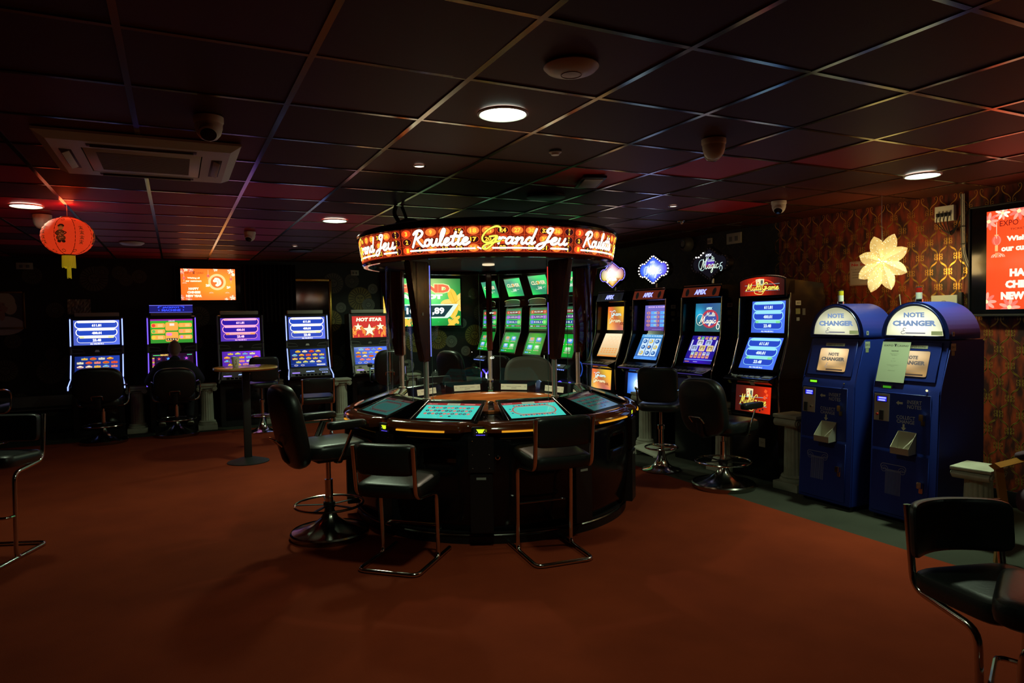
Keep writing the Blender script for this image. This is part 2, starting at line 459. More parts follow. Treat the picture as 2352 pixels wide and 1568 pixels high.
# ceiling: mineral tiles, each very slightly tilted, between the T bars
random.seed(4)
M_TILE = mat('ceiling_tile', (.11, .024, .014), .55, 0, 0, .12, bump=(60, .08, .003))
M_TILE2 = mat('ceiling_tile_red_reflect', (.42, .018, .014), .5, 0, 0, .15, bump=(60, .08, .003))
M_TILE3 = mat('ceiling_tile_dark', (.075, .022, .012), .6, 0, 0, .12, bump=(60, .08, .003))
GX, GY, GS = 1.063, 2.502, .6
b = BM(); T = .012
i0, i1 = math.floor((X0-GX)/GS), math.ceil((X1-GX)/GS); j0, j1 = math.floor((Y0-GY)/GS), math.ceil((Y1-GY)/GS)
red_reflect = {(3, 1), (4, 0), (5, 3), (2, 2), (5, -1), (1, 4), (0, 6), (0, 7), (1, 7)}  # tiles coloured redder to stand in for the red floor's reflection
for i in range(i0, i1):
    for j in range(j0, j1):
        xa, ya = max(GX+i*GS, X0), max(GY+j*GS, Y0); xb, yb = min(GX+(i+1)*GS, X1), min(GY+(j+1)*GS, Y1)
        if xb-xa < .02 or yb-ya < .02: continue
        z = [CEIL+.007+random.uniform(-.0022, .0022) for _ in range(3)]
        zz = [z[0], z[1], z[1]+z[2]-z[0], z[2]]
        mi = 1 if ((i, j) in red_reflect or (i < 0 and j > 3 and random.random() < .65)) else (2 if random.random() < .35 else 0)
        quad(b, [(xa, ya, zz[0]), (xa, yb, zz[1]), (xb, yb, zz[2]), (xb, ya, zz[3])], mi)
quad(b, [(X0, Y0, CEIL+.12), (X1, Y0, CEIL+.12), (X1, Y1, CEIL+.12), (X0, Y1, CEIL+.12)], 0)
for f in b.faces: f.normal_update()
me = bpy.data.meshes.new('ceiling'); b.to_mesh(me); b.free()
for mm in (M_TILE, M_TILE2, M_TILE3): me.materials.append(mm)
link('ceiling', me)['kind'] = 'structure'
M_GRID = mat('ceiling_grid', (.23, .20, .10), .17, .95)
b = BM()
for i in range(i0, i1+1):
    x = GX+i*GS
    if X0 < x < X1: box(b, (x, (Y0+Y1)/2, CEIL+.006), (.024, Y1-Y0, .008))
for j in range(j0, j1+1):
    y = GY+j*GS
    if Y0 < y < Y1: box(b, ((X0+X1)/2, y, CEIL+.0065), (X1-X0, .022, .0075))
struct('trim_1', b, M_GRID, smooth=False)
M_WBACK = mat('back_wallpaper', (.010, .013, .011), .55, noise=(3, (.016, .020, .016), (1, 1, 1), (.3, .7)))
M_WORANGE = mat('orange_wallpaper', (.030, .007, .005), .50, noise=(9, (.27, .034, .007), (1, 2.4, .7), (.38, .66)), bump=(30, .1, .004))
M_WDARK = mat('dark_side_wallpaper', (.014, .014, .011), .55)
b = BM(); quad(b, [(X0, Y1, 0), (X1, Y1, 0), (X1, Y1, CEIL+.1), (X0, Y1, CEIL+.1)]); quad(b, [(X0, Y1+.1, 0), (X0, Y1+.1, CEIL+.1), (X1, Y1+.1, CEIL+.1), (X1, Y1+.1, 0)])
wall_back = struct('wall_back', b, M_WBACK, smooth=False)
YS = 5.2
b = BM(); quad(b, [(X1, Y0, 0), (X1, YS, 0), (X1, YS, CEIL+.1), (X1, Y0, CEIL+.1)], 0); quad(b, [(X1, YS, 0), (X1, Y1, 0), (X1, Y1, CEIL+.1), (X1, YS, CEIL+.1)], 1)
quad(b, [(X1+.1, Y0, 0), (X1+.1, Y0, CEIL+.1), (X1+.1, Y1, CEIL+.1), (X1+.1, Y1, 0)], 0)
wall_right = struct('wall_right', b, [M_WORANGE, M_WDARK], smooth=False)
b = BM(); quad(b, [(X0, Y0, 0), (X0, Y1, 0), (X0, Y1, CEIL+.1), (X0, Y0, CEIL+.1)]); quad(b, [(X0-.1, Y0, 0), (X0-.1, Y0, CEIL+.1), (X0-.1, Y1, CEIL+.1), (X0-.1, Y1, 0)]); struct('wall_left', b, M_WDARK, smooth=False)
b = BM(); quad(b, [(X0, Y0, 0), (X1, Y0, 0), (X1, Y0, CEIL+.1), (X0, Y0, CEIL+.1)]); quad(b, [(X0, Y0-.1, 0), (X0, Y0-.1, CEIL+.1), (X1, Y0-.1, CEIL+.1), (X1, Y0-.1, 0)]); struct('wall_front', b, M_WDARK, smooth=False)
b = BM(); box(b, ((X0+X1)/2, Y1-.008, .06), (X1-X0, .016, .12), bev=.004); struct('baseboard_back', b, M_BLACKM)
b = BM(); box(b, (X1-.008, (Y0+Y1)/2, .06), (.016, Y1-Y0, .12), bev=.004); struct('baseboard_right', b, M_BLACKM)
# sun-face medallions printed on the back wallpaper
P = Pic()
def medallion(cx, cz, r, col, face=True):
    dk = tuple(c*.14 for c in col)
    P.l = medallion.n % 6*3; medallion.n += 1
    P.ell(cx, cz, r, r, col, 36); P.l += 1
    n = 22
    for k in range(n):
        a = 2*pi*k/n
        P.line([(cx+r*.48*cos(a), cz+r*.48*sin(a)), (cx+r*.93*cos(a+.06), cz+r*.93*sin(a+.06))], r*.062, dk, cap=False)
    P.ring(cx, cz, r*.42, r*.42, r*.07, dk, 22); P.ring(cx, cz, r*.97, r*.97, r*.03, dk, 30)
    P.l += 1
    for s in (-1, 1):
        P.line([(cx+s*r*.05, cz+r*.10), (cx+s*r*.24, cz+r*.13)], r*.05, dk); P.ell(cx+s*r*.15, cz+r*.05, r*.06, r*.035, dk, 8)
    P.line([(cx, cz+r*.08), (cx-r*.05, cz-r*.09), (cx+r*.03, cz-r*.10)], r*.035, dk)
    P.line([(cx-r*.11, cz-r*.20), (cx, cz-r*.22), (cx+r*.11, cz-r*.20)], r*.045, dk)
medallion.n = 0
GO, SI, DG = (.36, .28, .06), (.30, .33, .26), (.11, .105, .07)
# back-wall coordinates (x, z, r, colour)
for m_ in [(2.79, 1.86, .20, GO), (2.93, 1.76, .11, SI), (3.01, 2.03, .085, SI), (2.47, 1.72, .085, SI), (2.66, 2.16, .12, DG), (2.35, 2.12, .17, DG), (2.30, 1.50, .18, GO),
           (4.16, 1.14, .175, GO), (4.03, 1.24, .13, SI), (4.41, 1.10, .11, SI), (4.62, 1.42, .09, SI), (4.86, 1.20, .19, GO), (5.02, 1.60, .17, DG), (4.68, .92, .09, SI), (4.40, .66, .20, GO), (4.55, .56, .12, SI), (3.55, 1.18, .12, SI), (3.74, 1.10, .17, GO), (3.86, 1.06, .10, SI), (3.6, .70, .11, SI), (3.76, .52, .10, DG), (4.10, .50, .09, SI), (4.9, .60, .12, DG), (3.05, 1.05, .11, DG), (5.25, 1.9, .16, DG), (5.3, 1.0, .14, DG), (4.85, 1.95, .10, DG), (3.3, .9, .15, DG), (2.55, 1.0, .12, DG),
           (1.30, 1.82, .115, SI), (1.22, 2.12, .19, DG), (.98, 1.58, .13, DG), (1.58, 1.60, .11, DG), (-1.02, 2.16, .18, DG), (-.70, 2.25, .10, DG), (-.92, 2.26, .09, DG), (-.62, 2.15, .09, DG), (-1.18, 1.20, .19, DG), (-.95, 1.38, .08, SI), (-1.55, 1.10, .09, DG), (-1.35, .96, .12, DG), (-1.58, .86, .17, DG), (-1.02, .62, .19, DG), (-1.32, .60, .10, DG), (-1.60, .34, .10, DG), (-.30, 1.35, .08, DG), (-.28, 1.05, .09, DG), (.26, 1.2, .11, DG), (.32, 1.6, .16, DG), (1.32, 1.1, .2, DG), (-1.5, 1.72, .11, DG), (-1.75, 2.2, .12, DG), (-2.1, .9, .15, DG), (-2.0, 1.3, .1, DG), (-1.95, .45, .13, DG), (1.25, .8, .14, DG), (2.35, .8, .14, DG), (2.2, .5, .1, DG), (-.45, 2.2, .1, DG), (1.05, 1.9, .08, DG)]:
    medallion(*m_)
P.build('wallpaper_medallions', M_WALLPRINT, lambda x, y, d: (x, Y1-.001-d, y), wall_back)
# golden ogee scroll printed on the side wallpaper
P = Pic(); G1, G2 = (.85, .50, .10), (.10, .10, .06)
cw, ch = .157, .25
CS = .0785
def scroll(cx, cz, sx, sy, col):
    q = lambda pts: [(cx+sx*u*cw, cz+sy*v*ch) for u, v in pts]
    P.line(q(spl([(.05, .0), (.05, .10), (.16, .20), (.32, .27), (.42, .36), (.43, .46), (.36, .50), (.29, .45), (.33, .39)], 4)), lambda t: .0022+.0058*math.exp(-((t-.35)/.28)**2), col)
    P.line(q(spl([(.05, .0), (.10, .07), (.18, .06), (.18, .00), (.13, -.005)], 3)), .0028, col, cap=False)
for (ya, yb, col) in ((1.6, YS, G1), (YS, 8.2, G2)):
    n0, n1 = int(ya/CS), int(yb/CS)
    for i in range(n0, n1+1):
        for k in range(0, 10):
            cy = i*CS; cz = .08+k*ch+(ch/2 if i % 2 else 0)
            if not (ya < cy < yb) or cz > CEIL-.1: continue
            for sx in (-1, 1):
                for sy in (-1, 1): scroll(cy, cz, sx*1.0, sy, col)
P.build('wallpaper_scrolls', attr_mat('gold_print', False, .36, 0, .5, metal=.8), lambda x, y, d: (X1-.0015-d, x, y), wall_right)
# ------------------------------------------------------------------ roulette carousel
TC = Vector((2.315, 5.113, 0)); PHI0 = R(-114.3); RIM, ACC = R(-6.0), R(-3.6)
table = thing('roulette_table', 'large round ten-seat electronic roulette table with glowing lettered canopy', 'roulette table', TC)
def pol(r, a, z): return (r*cos(a), r*sin(a), z)
def rim_r(a):
    d = abs(((a-PHI0-R(18)+R(18)) % R(36))-R(18))/R(18)     # 0 at seat centre, 1 at column
    return d
def seat_d(a): return abs(((a-PHI0) % R(36))-R(18))/R(18)
# body: black bulging drum with one opening per seat
b = BM(); NS = 120
prof = [(1.075, .075), (1.105, .16), (1.135, .30), (1.150, .45), (1.150, .555), (1.150, .645), (1.145, .70), (1.13, .755)]
rings = []
for (r, z) in prof:
    rings.append([b.verts.new(pol(r-.012*(1-seat_d(PHI0+2*pi*k/NS)), PHI0+2*pi*k/NS, z)) for k in range(NS)])
for q in range(len(prof)-1):
    for k in range(NS):
        dm = seat_d(PHI0+2*pi*(k+.5)/NS)
        if q == 4 and dm < .34: continue
        b.faces.new((rings[q][k], rings[q][(k+1) % NS], rings[q+1][(k+1) % NS], rings[q+1][k]))
body = obj('body', b, M_BLACK, table)
sm = body.modifiers.new('thickness', 'SOLIDIFY'); sm.thickness = .02; sm.offset = -1
b = BM(); lathe(b, [(1.0, 0), (1.09, 0), (1.09, .05), (1.075, .065), (1.085, .07), (1.085, .08), (1.06, .085), (1.0, .085), (1.0, 0)], 90); obj('plinth', b, M_BLACKM, table)
b = BM(); lathe(b, [(1.095, .056), (1.101, .062), (1.095, .068)], 90); obj('plinth_trim', b, M_DCHROME, table)
for k in range(10):
    a = PHI0+R(18+36*k)
    b = BM(); prism(b, [(-R(6), .0), (-R(6), .010), (R(6), .010), (R(6), 0)], 1.0, 1.145, lambda u, v, t: pol(t, a+u, .545+v)); obj('foot_shelf', b, M_DCHROME, table)
# wooden armrest rim with a bulge in front of every seat
b = BM(); NR = 240
sec = [(.00, .812), (.10, .830), (.145, .826), (.178, .808), (.188, .786), (.182, .764), (.150, .748), (.10, .742), (.03, .742)]
rings = []
for (dr, z) in sec:
    ring = []
    for k in range(NR):
        a = PHI0+2*pi*k/NR; d = seat_d(a-RIM)
        bul = 1 if d < .74 else max(0, 1-(d-.74)/.12)
        bul = bul*bul*(3-2*bul)
        ring.append(b.verts.new(pol(1.00+dr*(.72+.28*bul), a, z)))
    rings.append(ring)
for A, B in zip(rings, rings[1:]):
    for k in range(NR): b.faces.new((A[k], A[(k+1) % NR], B[(k+1) % NR], B[k]))
obj('armrest_rim', b, M_WOOD, table)
for k in range(10):
    a = PHI0+R(18+36*k)
    b = BM(); tube(b, [pol(1.190, a+RIM+R(-8.8+17.6*i/14), .772) for i in range(15)], .0062, 6)
    obj('light_strip', b, emit('amber_strip', (1, .42, .02), .75), table, label='amber light strip')
# deck and wheel
b = BM(); lathe(b, [(.62, .800), (.66, .812), (1.04, .812), (1.04, .78), (.62, .78), (.62, .80)], 72); obj('deck', b, M_BLACK, table)
b = BM(); lathe(b, [(.66, .815), (.655, .832), (.635, .838), (.61, .834), (.60, .815), (.585, .808), (.575, .812), (.555, .800), (.545, .803), (.52, .786), (.51, .789), (.48, .768), (.44, .758), (.40, .752), (.36, .750)], 90); obj('wheel_bowl', b, M_BOWL, table)
P = Pic(); NUM = [0, 32, 15, 19, 4, 21, 2, 25, 17, 34, 6, 27, 13, 36, 11, 30, 8, 23, 10, 5, 24, 16, 33, 1, 20, 14, 31, 9, 22, 18, 29, 7, 28, 12, 35, 3, 26]
for i, nn in enumerate(NUM):
    c = (.02, .25, .04) if nn == 0 else ((.35, .01, .01) if i % 2 else (.01, .01, .01))
    a0, a1 = 2*pi*i/37, 2*pi*(i+1)/37
    P.l = 0; P.poly([(.26*cos(a0), .26*sin(a0)), (.36*cos(a0), .36*sin(a0)), (.36*cos(a1), .36*sin(a1)), (.26*cos(a1), .26*sin(a1))], c)
    P.l = 1; am = (a0+a1)/2; P.text(str(nn), .335*cos(am), .335*sin(am), .022, (.7, .7, .6))
P.build('wheel_numbers', attr_mat('wheel_print', False, .2, .5), lambda x, y, d: (x, y, .752+d), table)
b = BM(); rr = lathe(b, [(.26, .753), (.16, .775), (.06, .785), (.03, .795), (.022, .81), (.03, .818), (.012, .826), (.004, .828)], 40); b.faces.new(rr[-1]); obj('wheel_turret', b, M_DCHROME, table)
# seats: hood, screen, warning plaque
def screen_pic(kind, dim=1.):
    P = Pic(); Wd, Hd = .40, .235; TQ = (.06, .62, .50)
    P.rect(0, 0, Wd, Hd, TQ); P.up()
    P.rect(0, Hd*.86, Wd, Hd, (.30, .035, .03)); P.up(); P.rect(Wd*.38, Hd*.87, Wd*.62, Hd*.985, (.36, .42, .26)); P.up()
    P.text('ROULETTE', Wd*.5, Hd*.93, .010, (.05, .08, .06)); P.text('BALANCE', Wd*.12, Hd*.93, .010, (.8, .5, .5)); P.rect(Wd*.7, Hd*.91, Wd*.9, Hd*.95, (.7, .3, .25))
    reds = {1, 3, 5, 7, 9, 12, 14, 16, 18, 19, 21, 23, 25, 27, 30, 32, 34, 36}
    if kind == 0:
        for c in range(12):
            for r_ in range(3):
                n = 3*c+3-r_; x, y = Wd*(.10+.072*c), Hd*(.68-.19*r_)
                P.l = 3; P.ell(x, y, .0125, .0125, (.62, .10, .08) if n in reds else (.01, .05, .08), 14)
                P.l = 4; P.text(str(n), x, y, .010, (.75, .8, .75))
        P.l = 3; P.ell(Wd*.43, Hd*.14, .011, .008, (.6, .1, .08), 12); P.ell(Wd*.58, Hd*.14, .011, .008, (.01, .04, .06), 12)
    else:
        P.l = 3; x0, x1, y0, y1 = Wd*.12, Wd*.9, Hd*.18, Hd*.72
        P.rrline(x0, y0, x1, y1, .07, .010, (.45, .10, .08), 8)
        P.rrline(x0+.02, y0+.014, x1-.02, y1-.014, .06, .004, (.35, .30, .22), 8)
        per = [(x0+.03+i*(x1-x0-.06)/13, y1+.011) for i in range(14)]+[(x0+.03+i*(x1-x0-.06)/13, y0-.011) for i in range(14)]+[(x0-.014, y0+.03+i*.03) for i in range(3)]
        for i, (x, y) in enumerate(per): P.ell(x, y, .0085, .007, (.5, .12, .10) if i % 2 else (.02, .12, .20), 10)
    if dim < 1: P.c = [tuple(q*dim+.012 for q in c) for c in P.c]  # off-angle dimming of side and rear screens put into their colours
    return P
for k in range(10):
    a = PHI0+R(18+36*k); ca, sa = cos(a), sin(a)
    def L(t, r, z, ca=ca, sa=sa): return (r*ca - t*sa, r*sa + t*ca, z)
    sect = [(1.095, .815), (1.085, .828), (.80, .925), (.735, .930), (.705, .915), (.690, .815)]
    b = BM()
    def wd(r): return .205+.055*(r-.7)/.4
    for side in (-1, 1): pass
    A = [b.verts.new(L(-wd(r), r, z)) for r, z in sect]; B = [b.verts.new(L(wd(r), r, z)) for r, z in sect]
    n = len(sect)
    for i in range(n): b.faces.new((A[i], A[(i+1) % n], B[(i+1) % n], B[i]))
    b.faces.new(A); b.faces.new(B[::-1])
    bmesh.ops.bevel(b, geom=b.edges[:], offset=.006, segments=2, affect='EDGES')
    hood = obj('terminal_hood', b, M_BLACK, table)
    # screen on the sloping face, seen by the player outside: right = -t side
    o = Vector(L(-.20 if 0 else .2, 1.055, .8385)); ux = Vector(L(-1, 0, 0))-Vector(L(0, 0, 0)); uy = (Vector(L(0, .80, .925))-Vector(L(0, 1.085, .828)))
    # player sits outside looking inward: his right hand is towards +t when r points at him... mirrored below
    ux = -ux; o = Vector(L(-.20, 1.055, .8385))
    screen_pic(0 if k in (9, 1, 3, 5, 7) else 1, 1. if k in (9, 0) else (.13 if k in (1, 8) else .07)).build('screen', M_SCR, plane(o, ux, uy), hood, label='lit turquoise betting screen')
    fr = BM(); tube(fr, fillet([L(-.232, 1.082, .832), L(-.212, .80, .928)], .01), .0035, 6); obj('screen_edge', fr, M_CHROME, hood); fr = BM(); tube(fr, [L(.232, 1.082, .832), L(.212, .80, .928)], .0035, 6); obj('screen_edge', fr, M_CHROME, hood)
    # plaque on the inner face (faces the wheel)
    P = Pic(); P.rect(0, 0, .25, .052, (.72, .80, .60)); P.up()
    P.text('DO NOT BANG ON SCREENS' if k % 2 else 'PLEASE DO NOT PLACE DRINKS', .125, .031, .0095, (.10, .13, .08), w=.14); P.up()
    P.rect(.10, .013, .15, .017, (.15, .17, .12)); P.text('G', .018, .030, .014, (.2, .25, .15)); P.text('G', .232, .030, .014, (.2, .25, .15))
    dz = Vector(L(0, .705, .915))-Vector(L(0, .690, .815))
    o = Vector(L(.125, .6915, .848)); P.build('plaque', attr_mat('paper_print', False, .6), plane(o, Vector(L(-1, 0, 0))-Vector(L(0, 0, 0)), dz), hood, label='pale printed warning strip')
# columns between seats: note acceptor and door
for k in range(10):
    a = PHI0+ACC+R(36*k); ca, sa = cos(a), sin(a)
    def L(t, r, z, ca=ca, sa=sa): return (r*ca - t*sa, r*sa + t*ca, z)
    b = BM()
    for (w2, r0, r1, z0, z1) in ((.085, 1.0, 1.175, .50, .735), (.075, 1.0, 1.172, .10, .49), (.06, .98, 1.160, .735, .80)):
        vs = [b.verts.new(L(t, r, z)) for t in (-w2, w2) for r in (r0, r1) for z in (z0, z1)]
        for q in ((0, 1, 3, 2), (4, 6, 7, 5), (0, 4, 5, 1), (2, 3, 7, 6), (0, 2, 6, 4), (1, 5, 7, 3)): b.faces.new([vs[i] for i in q])
    bmesh.ops.bevel(b, geom=b.edges[:], offset=.005, segments=2, affect='EDGES')
    colm = obj('acceptor_column', b, M_BLACKM, table)
    o = Vector(L(0, 1.1615, .745)); ux = Vector(L(1, 0, 0))-Vector(L(0, 0, 0))
    P = Pic(); P.rect(-.045, -.004, .045, .05, (.004, .004, .004)); P.up(); P.poly([(-.028, .042), (-.013, .016), (.013, .016), (.028, .042)], (.75, .95, .02)); P.rect(-.03, 0, .03, .006, (.02, .01, .5))
    for i in range(6): P.l = 2; P.ell(-.025+.01*i, .003, .003, .002, (.3, .2, 1.2), 6)
    for s in (-1, 1): P.ell(s*.026, .022, .0022, .0022, (1, 1, .7), 8)
    P.build('note_acceptor', M_LIT, plane(o, ux, (0, 0, 1)), colm, label='lit yellow triangle above blue slot lights')
    b = BM()
    for t in (-.055, .055):
        for z in (.53, .62, .71):
            m4 = Matrix.Translation(Vector(L(t, 1.177, z)))
            bmesh.ops.create_icosphere(b, subdivisions=1, radius=.004, matrix=m4)
    obj('screw', b, M_CHROME, colm)
    P = Pic(); P.rect(-.032, 0, .032, .016, (.35, .36, .32)); P.build('label_plate', attr_mat('paper_print', False), plane(L(0, 1.1735, .455), ux, (0, 0, 1)), colm)
    if k % 2 == 0:
        b = BM(); lathe(b, [(.018, 0), (.018, .012), (.010, .014), (.010, .03)], 16); bmesh.ops.transform(b, verts=b.verts[:], matrix=Matrix.Translation(Vector(L(.11, 1.145, .60))) @ Vector((ca, sa, 0)).to_track_quat('Z', 'Y').to_matrix().to_4x4()); obj('lock', b, M_CHROME, table)
# canopy
b = BM(); lathe(b, [(.80, 2.20), (.96, 2.20), (1.035, 2.175), (1.055, 2.150), (1.05, 2.132), (1.02, 2.125), (.96, 2.128)], 96); obj('canopy_cap', b, M_BLACK, table)
b = BM(); rr = lathe(b, [(.965, 1.925), (1.0, 1.925), (1.012, 1.938), (1.004, 1.955), (.98, 1.962), (.95, 1.962)], 96); obj('canopy_ring', b, M_WOOD, table)
b = BM(); rr = lathe(b, [(.93, 1.957), (.50, 1.957), (.02, 1.957)], 64); b.faces.new(rr[-1]); obj('canopy_soffit', b, M_BLACKSOFT, table)
b = BM(); lathe(b, [(.968, 1.926), (.968, 1.95), (.92, 1.955)], 64); obj('soffit_edge', b, M_BLACK, table)
b = BM(); rr = lathe(b, [(.96, 2.128), (.5, 2.14), (.02, 2.14)], 48); b.faces.new(rr[-1]); obj('canopy_lid', b, M_BLACKM, table)
RED_N = {1, 3, 5, 7, 9, 12, 14, 16, 18, 19, 21, 23, 25, 27, 30, 32, 34, 36}
def roulette_sign():
    P = Pic(); Wp, Hp = 1.268, .170; cwid = Wp/13; rh = Hp/3
    P.rect(0, 0, Wp, Hp, (.26, .018, .006), 64); P.up()
    for c in range(13):
        for r_ in range(3):
            cx, cy = cwid*(c+.5), Hp-rh*(r_+.5)
            n = 3*c+3-r_
            P.l = 1; P.rect(cwid*c-.0012, Hp-rh*(r_+1), cwid*c+.0012, Hp-rh*r_, (1., .10, .02)); P.rect(cwid*c, Hp-rh*(r_+1)-.0008, cwid*(c+1), Hp-rh*(r_+1)+.0008, (1., .10, .02), 3)
            P.l = 2
            if c == 12: P.ell(cx, cy, .040, .0255, (.9, .10, .02), 26); P.l = 3; P.ell(cx, cy, .037, .0235, (.03, .004, .008), 26)
            elif n in RED_N: P.ell(cx, cy, .040, .0255, (1.2, .09, .015) if c in (0, 7) else (1.45, .25, .04), 26)
            else: P.ell(cx, cy, .040, .0255, (1.2, .12, .02), 26); P.l = 3; P.ell(cx, cy, .037, .0232, (.035, .005, .006), 26)
            P.l = 4; Y = (1.5, .78, .06)
            if c == 12: P.text('2', cx-.0, cy+.016, .012, Y, bold=.03, w=.018); P.text('TO', cx, cy, .007, Y, bold=.03); P.text('1', cx, cy-.015, .012, Y, bold=.03, w=.010)
            else: P.text(str(n), cx, cy, .030, Y, bold=.045, w=.022*len(str(n)))
    P.l = 6; OL = (.22, .03, .01); WH = (2.6, 2.5, 1.9)
    P.script('Roulette', .085, .052, .103, .420, WH, .0165, outline=OL)
    P.l = 6; P.script('rand', .69, .052, .100, .255, WH, .0155, outline=OL)
    P.l = 6; P.script('Jeu', .965, .052, .103, .235, WH, .0165, outline=OL)
    P.l = 8; P.script('G', .575, .052, .108, .145, (1.5, 1.25, .12), .0115, outline=(.04, .03, .01))
    for (x0, x1) in ((.075, .545), (.665, .955), (1.075, 1.215)):
        P.l = 6; P.line([(x0+(x1-x0)*i/14, .025) for i in range(15)], .0165, OL); P.l = 7; P.line([(x0+(x1-x0)*i/14, .025) for i in range(15)], .0115, WH)
    P.line([(.565, .031), (.585, .022), (.612, .028)], .010, WH)
    return P
sign = roulette_sign(); first = None
def cyl(x, y, d):
    a = PHI0-R(36)+(x/1.268)*R(72); r = 1.008+.026*(y/.17)+d
    return pol(r, a, 1.958+y)
for k in range(5):
    if first is None:
        first = sign.build('sign_panel', M_LIT, cyl, table, .0005, label='backlit red number-board panel with white script lettering')
    else:
        o = first.copy(); COL.objects.link(o); o.parent = table; o.rotation_euler = (0, 0, R(72*k))
b = BM()
for k in range(5):
    a = PHI0-R(36)+R(72*k); tube(b, [pol(1.010, a, 1.958), pol(1.036, a, 2.128)], .003, 6)
obj('panel_seam', b, M_DCHROME, table)
# poles with tapering wooden fins, glass between
for k in range(5):
    a = PHI0+R(36+72*k); ca, sa = cos(a), sin(a)
    def L(t, r, z, ca=ca, sa=sa): return (r*ca - t*sa, r*sa + t*ca, z)
    b = BM(); tube(b, [pol(.795, a, .84), pol(.795, a, 1.24)], .0185, 16); lathe(b, [(.03, 0), (.03, .012), (.019, .014)], 20, c=pol(.795, a, .925)); obj('pole', b, M_POLE, table)
    b = BM(); prism(b, [(.765, 1.925), (.985, 1.925), (.955, 1.80), (.875, 1.35), (.845, 1.205), (.765, 1.205)], -.028, .028, lambda u, v, t: L(t, u, v))
    bmesh.ops.bevel(b, geom=b.edges[:], offset=.009, segments=3, affect='EDGES'); fin = obj('canopy_fin', b, M_FINWOOD, table)
    for kk, z0, z1, mm in ((4, 1.24, 1.90, emit('blue_edge', (.20, .24, 1.), 1.0)), (0, 1.68, 1.88, emit('red_edge', (1., .06, .04), .8)), (0, 1.24, 1.62, emit('violet_edge', (.22, .14, 1.), .7))):  # glowing coloured strips along the inner edges of the two front fins
        if kk == k: b = BM(); tube(b, [L(.024 if k == 4 else -.024, .763, z0), L(.024 if k == 4 else -.024, .763, z1)], .0035, 6); obj('edge_strip', b, mm, fin, label='thin coloured glowing edge strip')
    b = BM(); box(b, (0, 0, 0), (.004, .012, .022)); bmesh.ops.transform(b, verts=b.verts[:], matrix=Matrix.Translation(Vector(L(.029 if k in (0, 4) else -.029, .85, 1.55)))@Matrix.Rotation(a+pi/2, 4, 'Z')); obj('fin_catch', b, M_CREAM, fin)
for k in range(5):
    a = PHI0+R(72*k)
    b = BM(); prism(b, [(-R(29), .93), (-R(29), 1.92), (R(29), 1.92), (R(29), .93)], .838, .844, lambda u, v, t: pol(t, a+u, v)) if 0 else None
    for i in range(10):
        a0, a1 = a-R(29.5)+R(5.9)*i, a-R(29.5)+R(5.9)*(i+1)
        for r_ in (.842,): quad(b, [pol(r_, a0, .905), pol(r_, a1, .905), pol(r_, a1, 1.925), pol(r_, a0, 1.925)])
    bmesh.ops.remove_doubles(b, verts=b.verts[:], dist=.0005)
    g = obj('glass_panel', b, M_GLASS, table); s_ = g.modifiers.new('thickness', 'SOLIDIFY'); s_.thickness = .006
    b = BM()
    b.free()
    for s in (-1, 1): b = BM(); tube(b, [pol(.842, a+s*R(29.5), .905), pol(.842, a+s*R(29.5), 1.925)], .0022, 6); obj('glass_edge', b, mat('glass_edge', (.10, .16, .14), .15, 0, .5), g)
# wheel light under the canopy (the cabinet's own lamp)
b = BM(); rr = lathe(b, [(.05, 0), (.05, -.012), (.04, -.014), (.002, -.014)], 24, c=(0, 0, 1.955)); b.faces.new(rr[-1]); wl = obj('wheel_lamp', b, emit('wheel_lamp', (1, .8, .5), 1.0), table)
area((0, 0, 1.93), .08, 8.0, (1, .84, .60), 120, table)
# black power cables from the canopy up to the ceiling
cab = thing('cable_bundle', 'black power cables rising in loops from the roulette canopy to the ceiling', 'cable', (1.70, 5.52, 2.19))
b = BM(); tube(b, fillet([(0, 0, -.02), (0, 0, .12), (-.05, .0, .20), (-.03, 0, .26)], .08), .018, 8); tube(b, fillet([(.06, 0, -.02), (.06, 0, .16), (.02, 0, .26)], .08), .014, 8)
tube(b, fillet([(-.05, 0, -.01), (-.06, 0, .10), (.10, .0, .17), (.26, .02, .08), (.34, .04, .01)], .14, 8), .017, 8); obj('cable', b, M_BLACKSOFT, cab)

# ------------------------------------------------------------------ chairs
def bar_chair(name, label, kind, loc, face, group='cantilever bar chairs', ph=.185, curved=0):
    """tube cantilever chair; local +y is where the sitter looks"""
    hs, hb, w = {'low': (.445, .235, .385), 'high': (.575, .245, .375), 'middle': (.515, .245, .375)}[kind]
    t = thing(name, label, 'chair', loc, face-pi/2, group)
    b = BM(); r = .0135; h = w/2
    for s in (-1, 1):
        P = fillet([(0, -.21, r), (s*h, -.21, r), (s*h, .30, r)], .05)
        tube(b, P, r, 10)
    obj('floor_frame', b, M_CHROME, t)
    for s in (-1, 1):
        b = BM()
        P = fillet([(s*h, .02, r), (s*h, .115, r), (s*h, .100, hs-.01), (s*h, -.20, hs+.02), (s*(h+.002), -.235, hs+.33)], .055)
        tube(b, P[0:], r, 10); obj('side_frame', b, M_CHROME, t)
    b = BM(); zf = .19 if kind == 'low' else .29
    tube(b, fillet([(-h, .11, zf), (-h+.0, .19, zf+.005), (h, .19, zf+.005), (h, .11, zf)], .05), .009, 8); obj('footrest', b, M_CHROME, t)
    b = BM(); pad(b, w+.035, .40, .085, (0, -.015, hs+.062), RX(3), ex=7, puff=.6); obj('seat', b, M_LEATHER, t)
    b = BM(); pad(b, w-.005 if not curved else w+.04, ph, .07 if not curved else .05, (0, -.205, hs+.335-ph/2), RX(94), ex=9, puff=.5, bend=lambda x, y: (-.5 if not curved else -2.4)*x*x+.085*curved); obj('backrest', b, M_LEATHER, t)
    return t
def face_to(a, b_): return math.atan2(b_[1]-a[1], b_[0]-a[0])
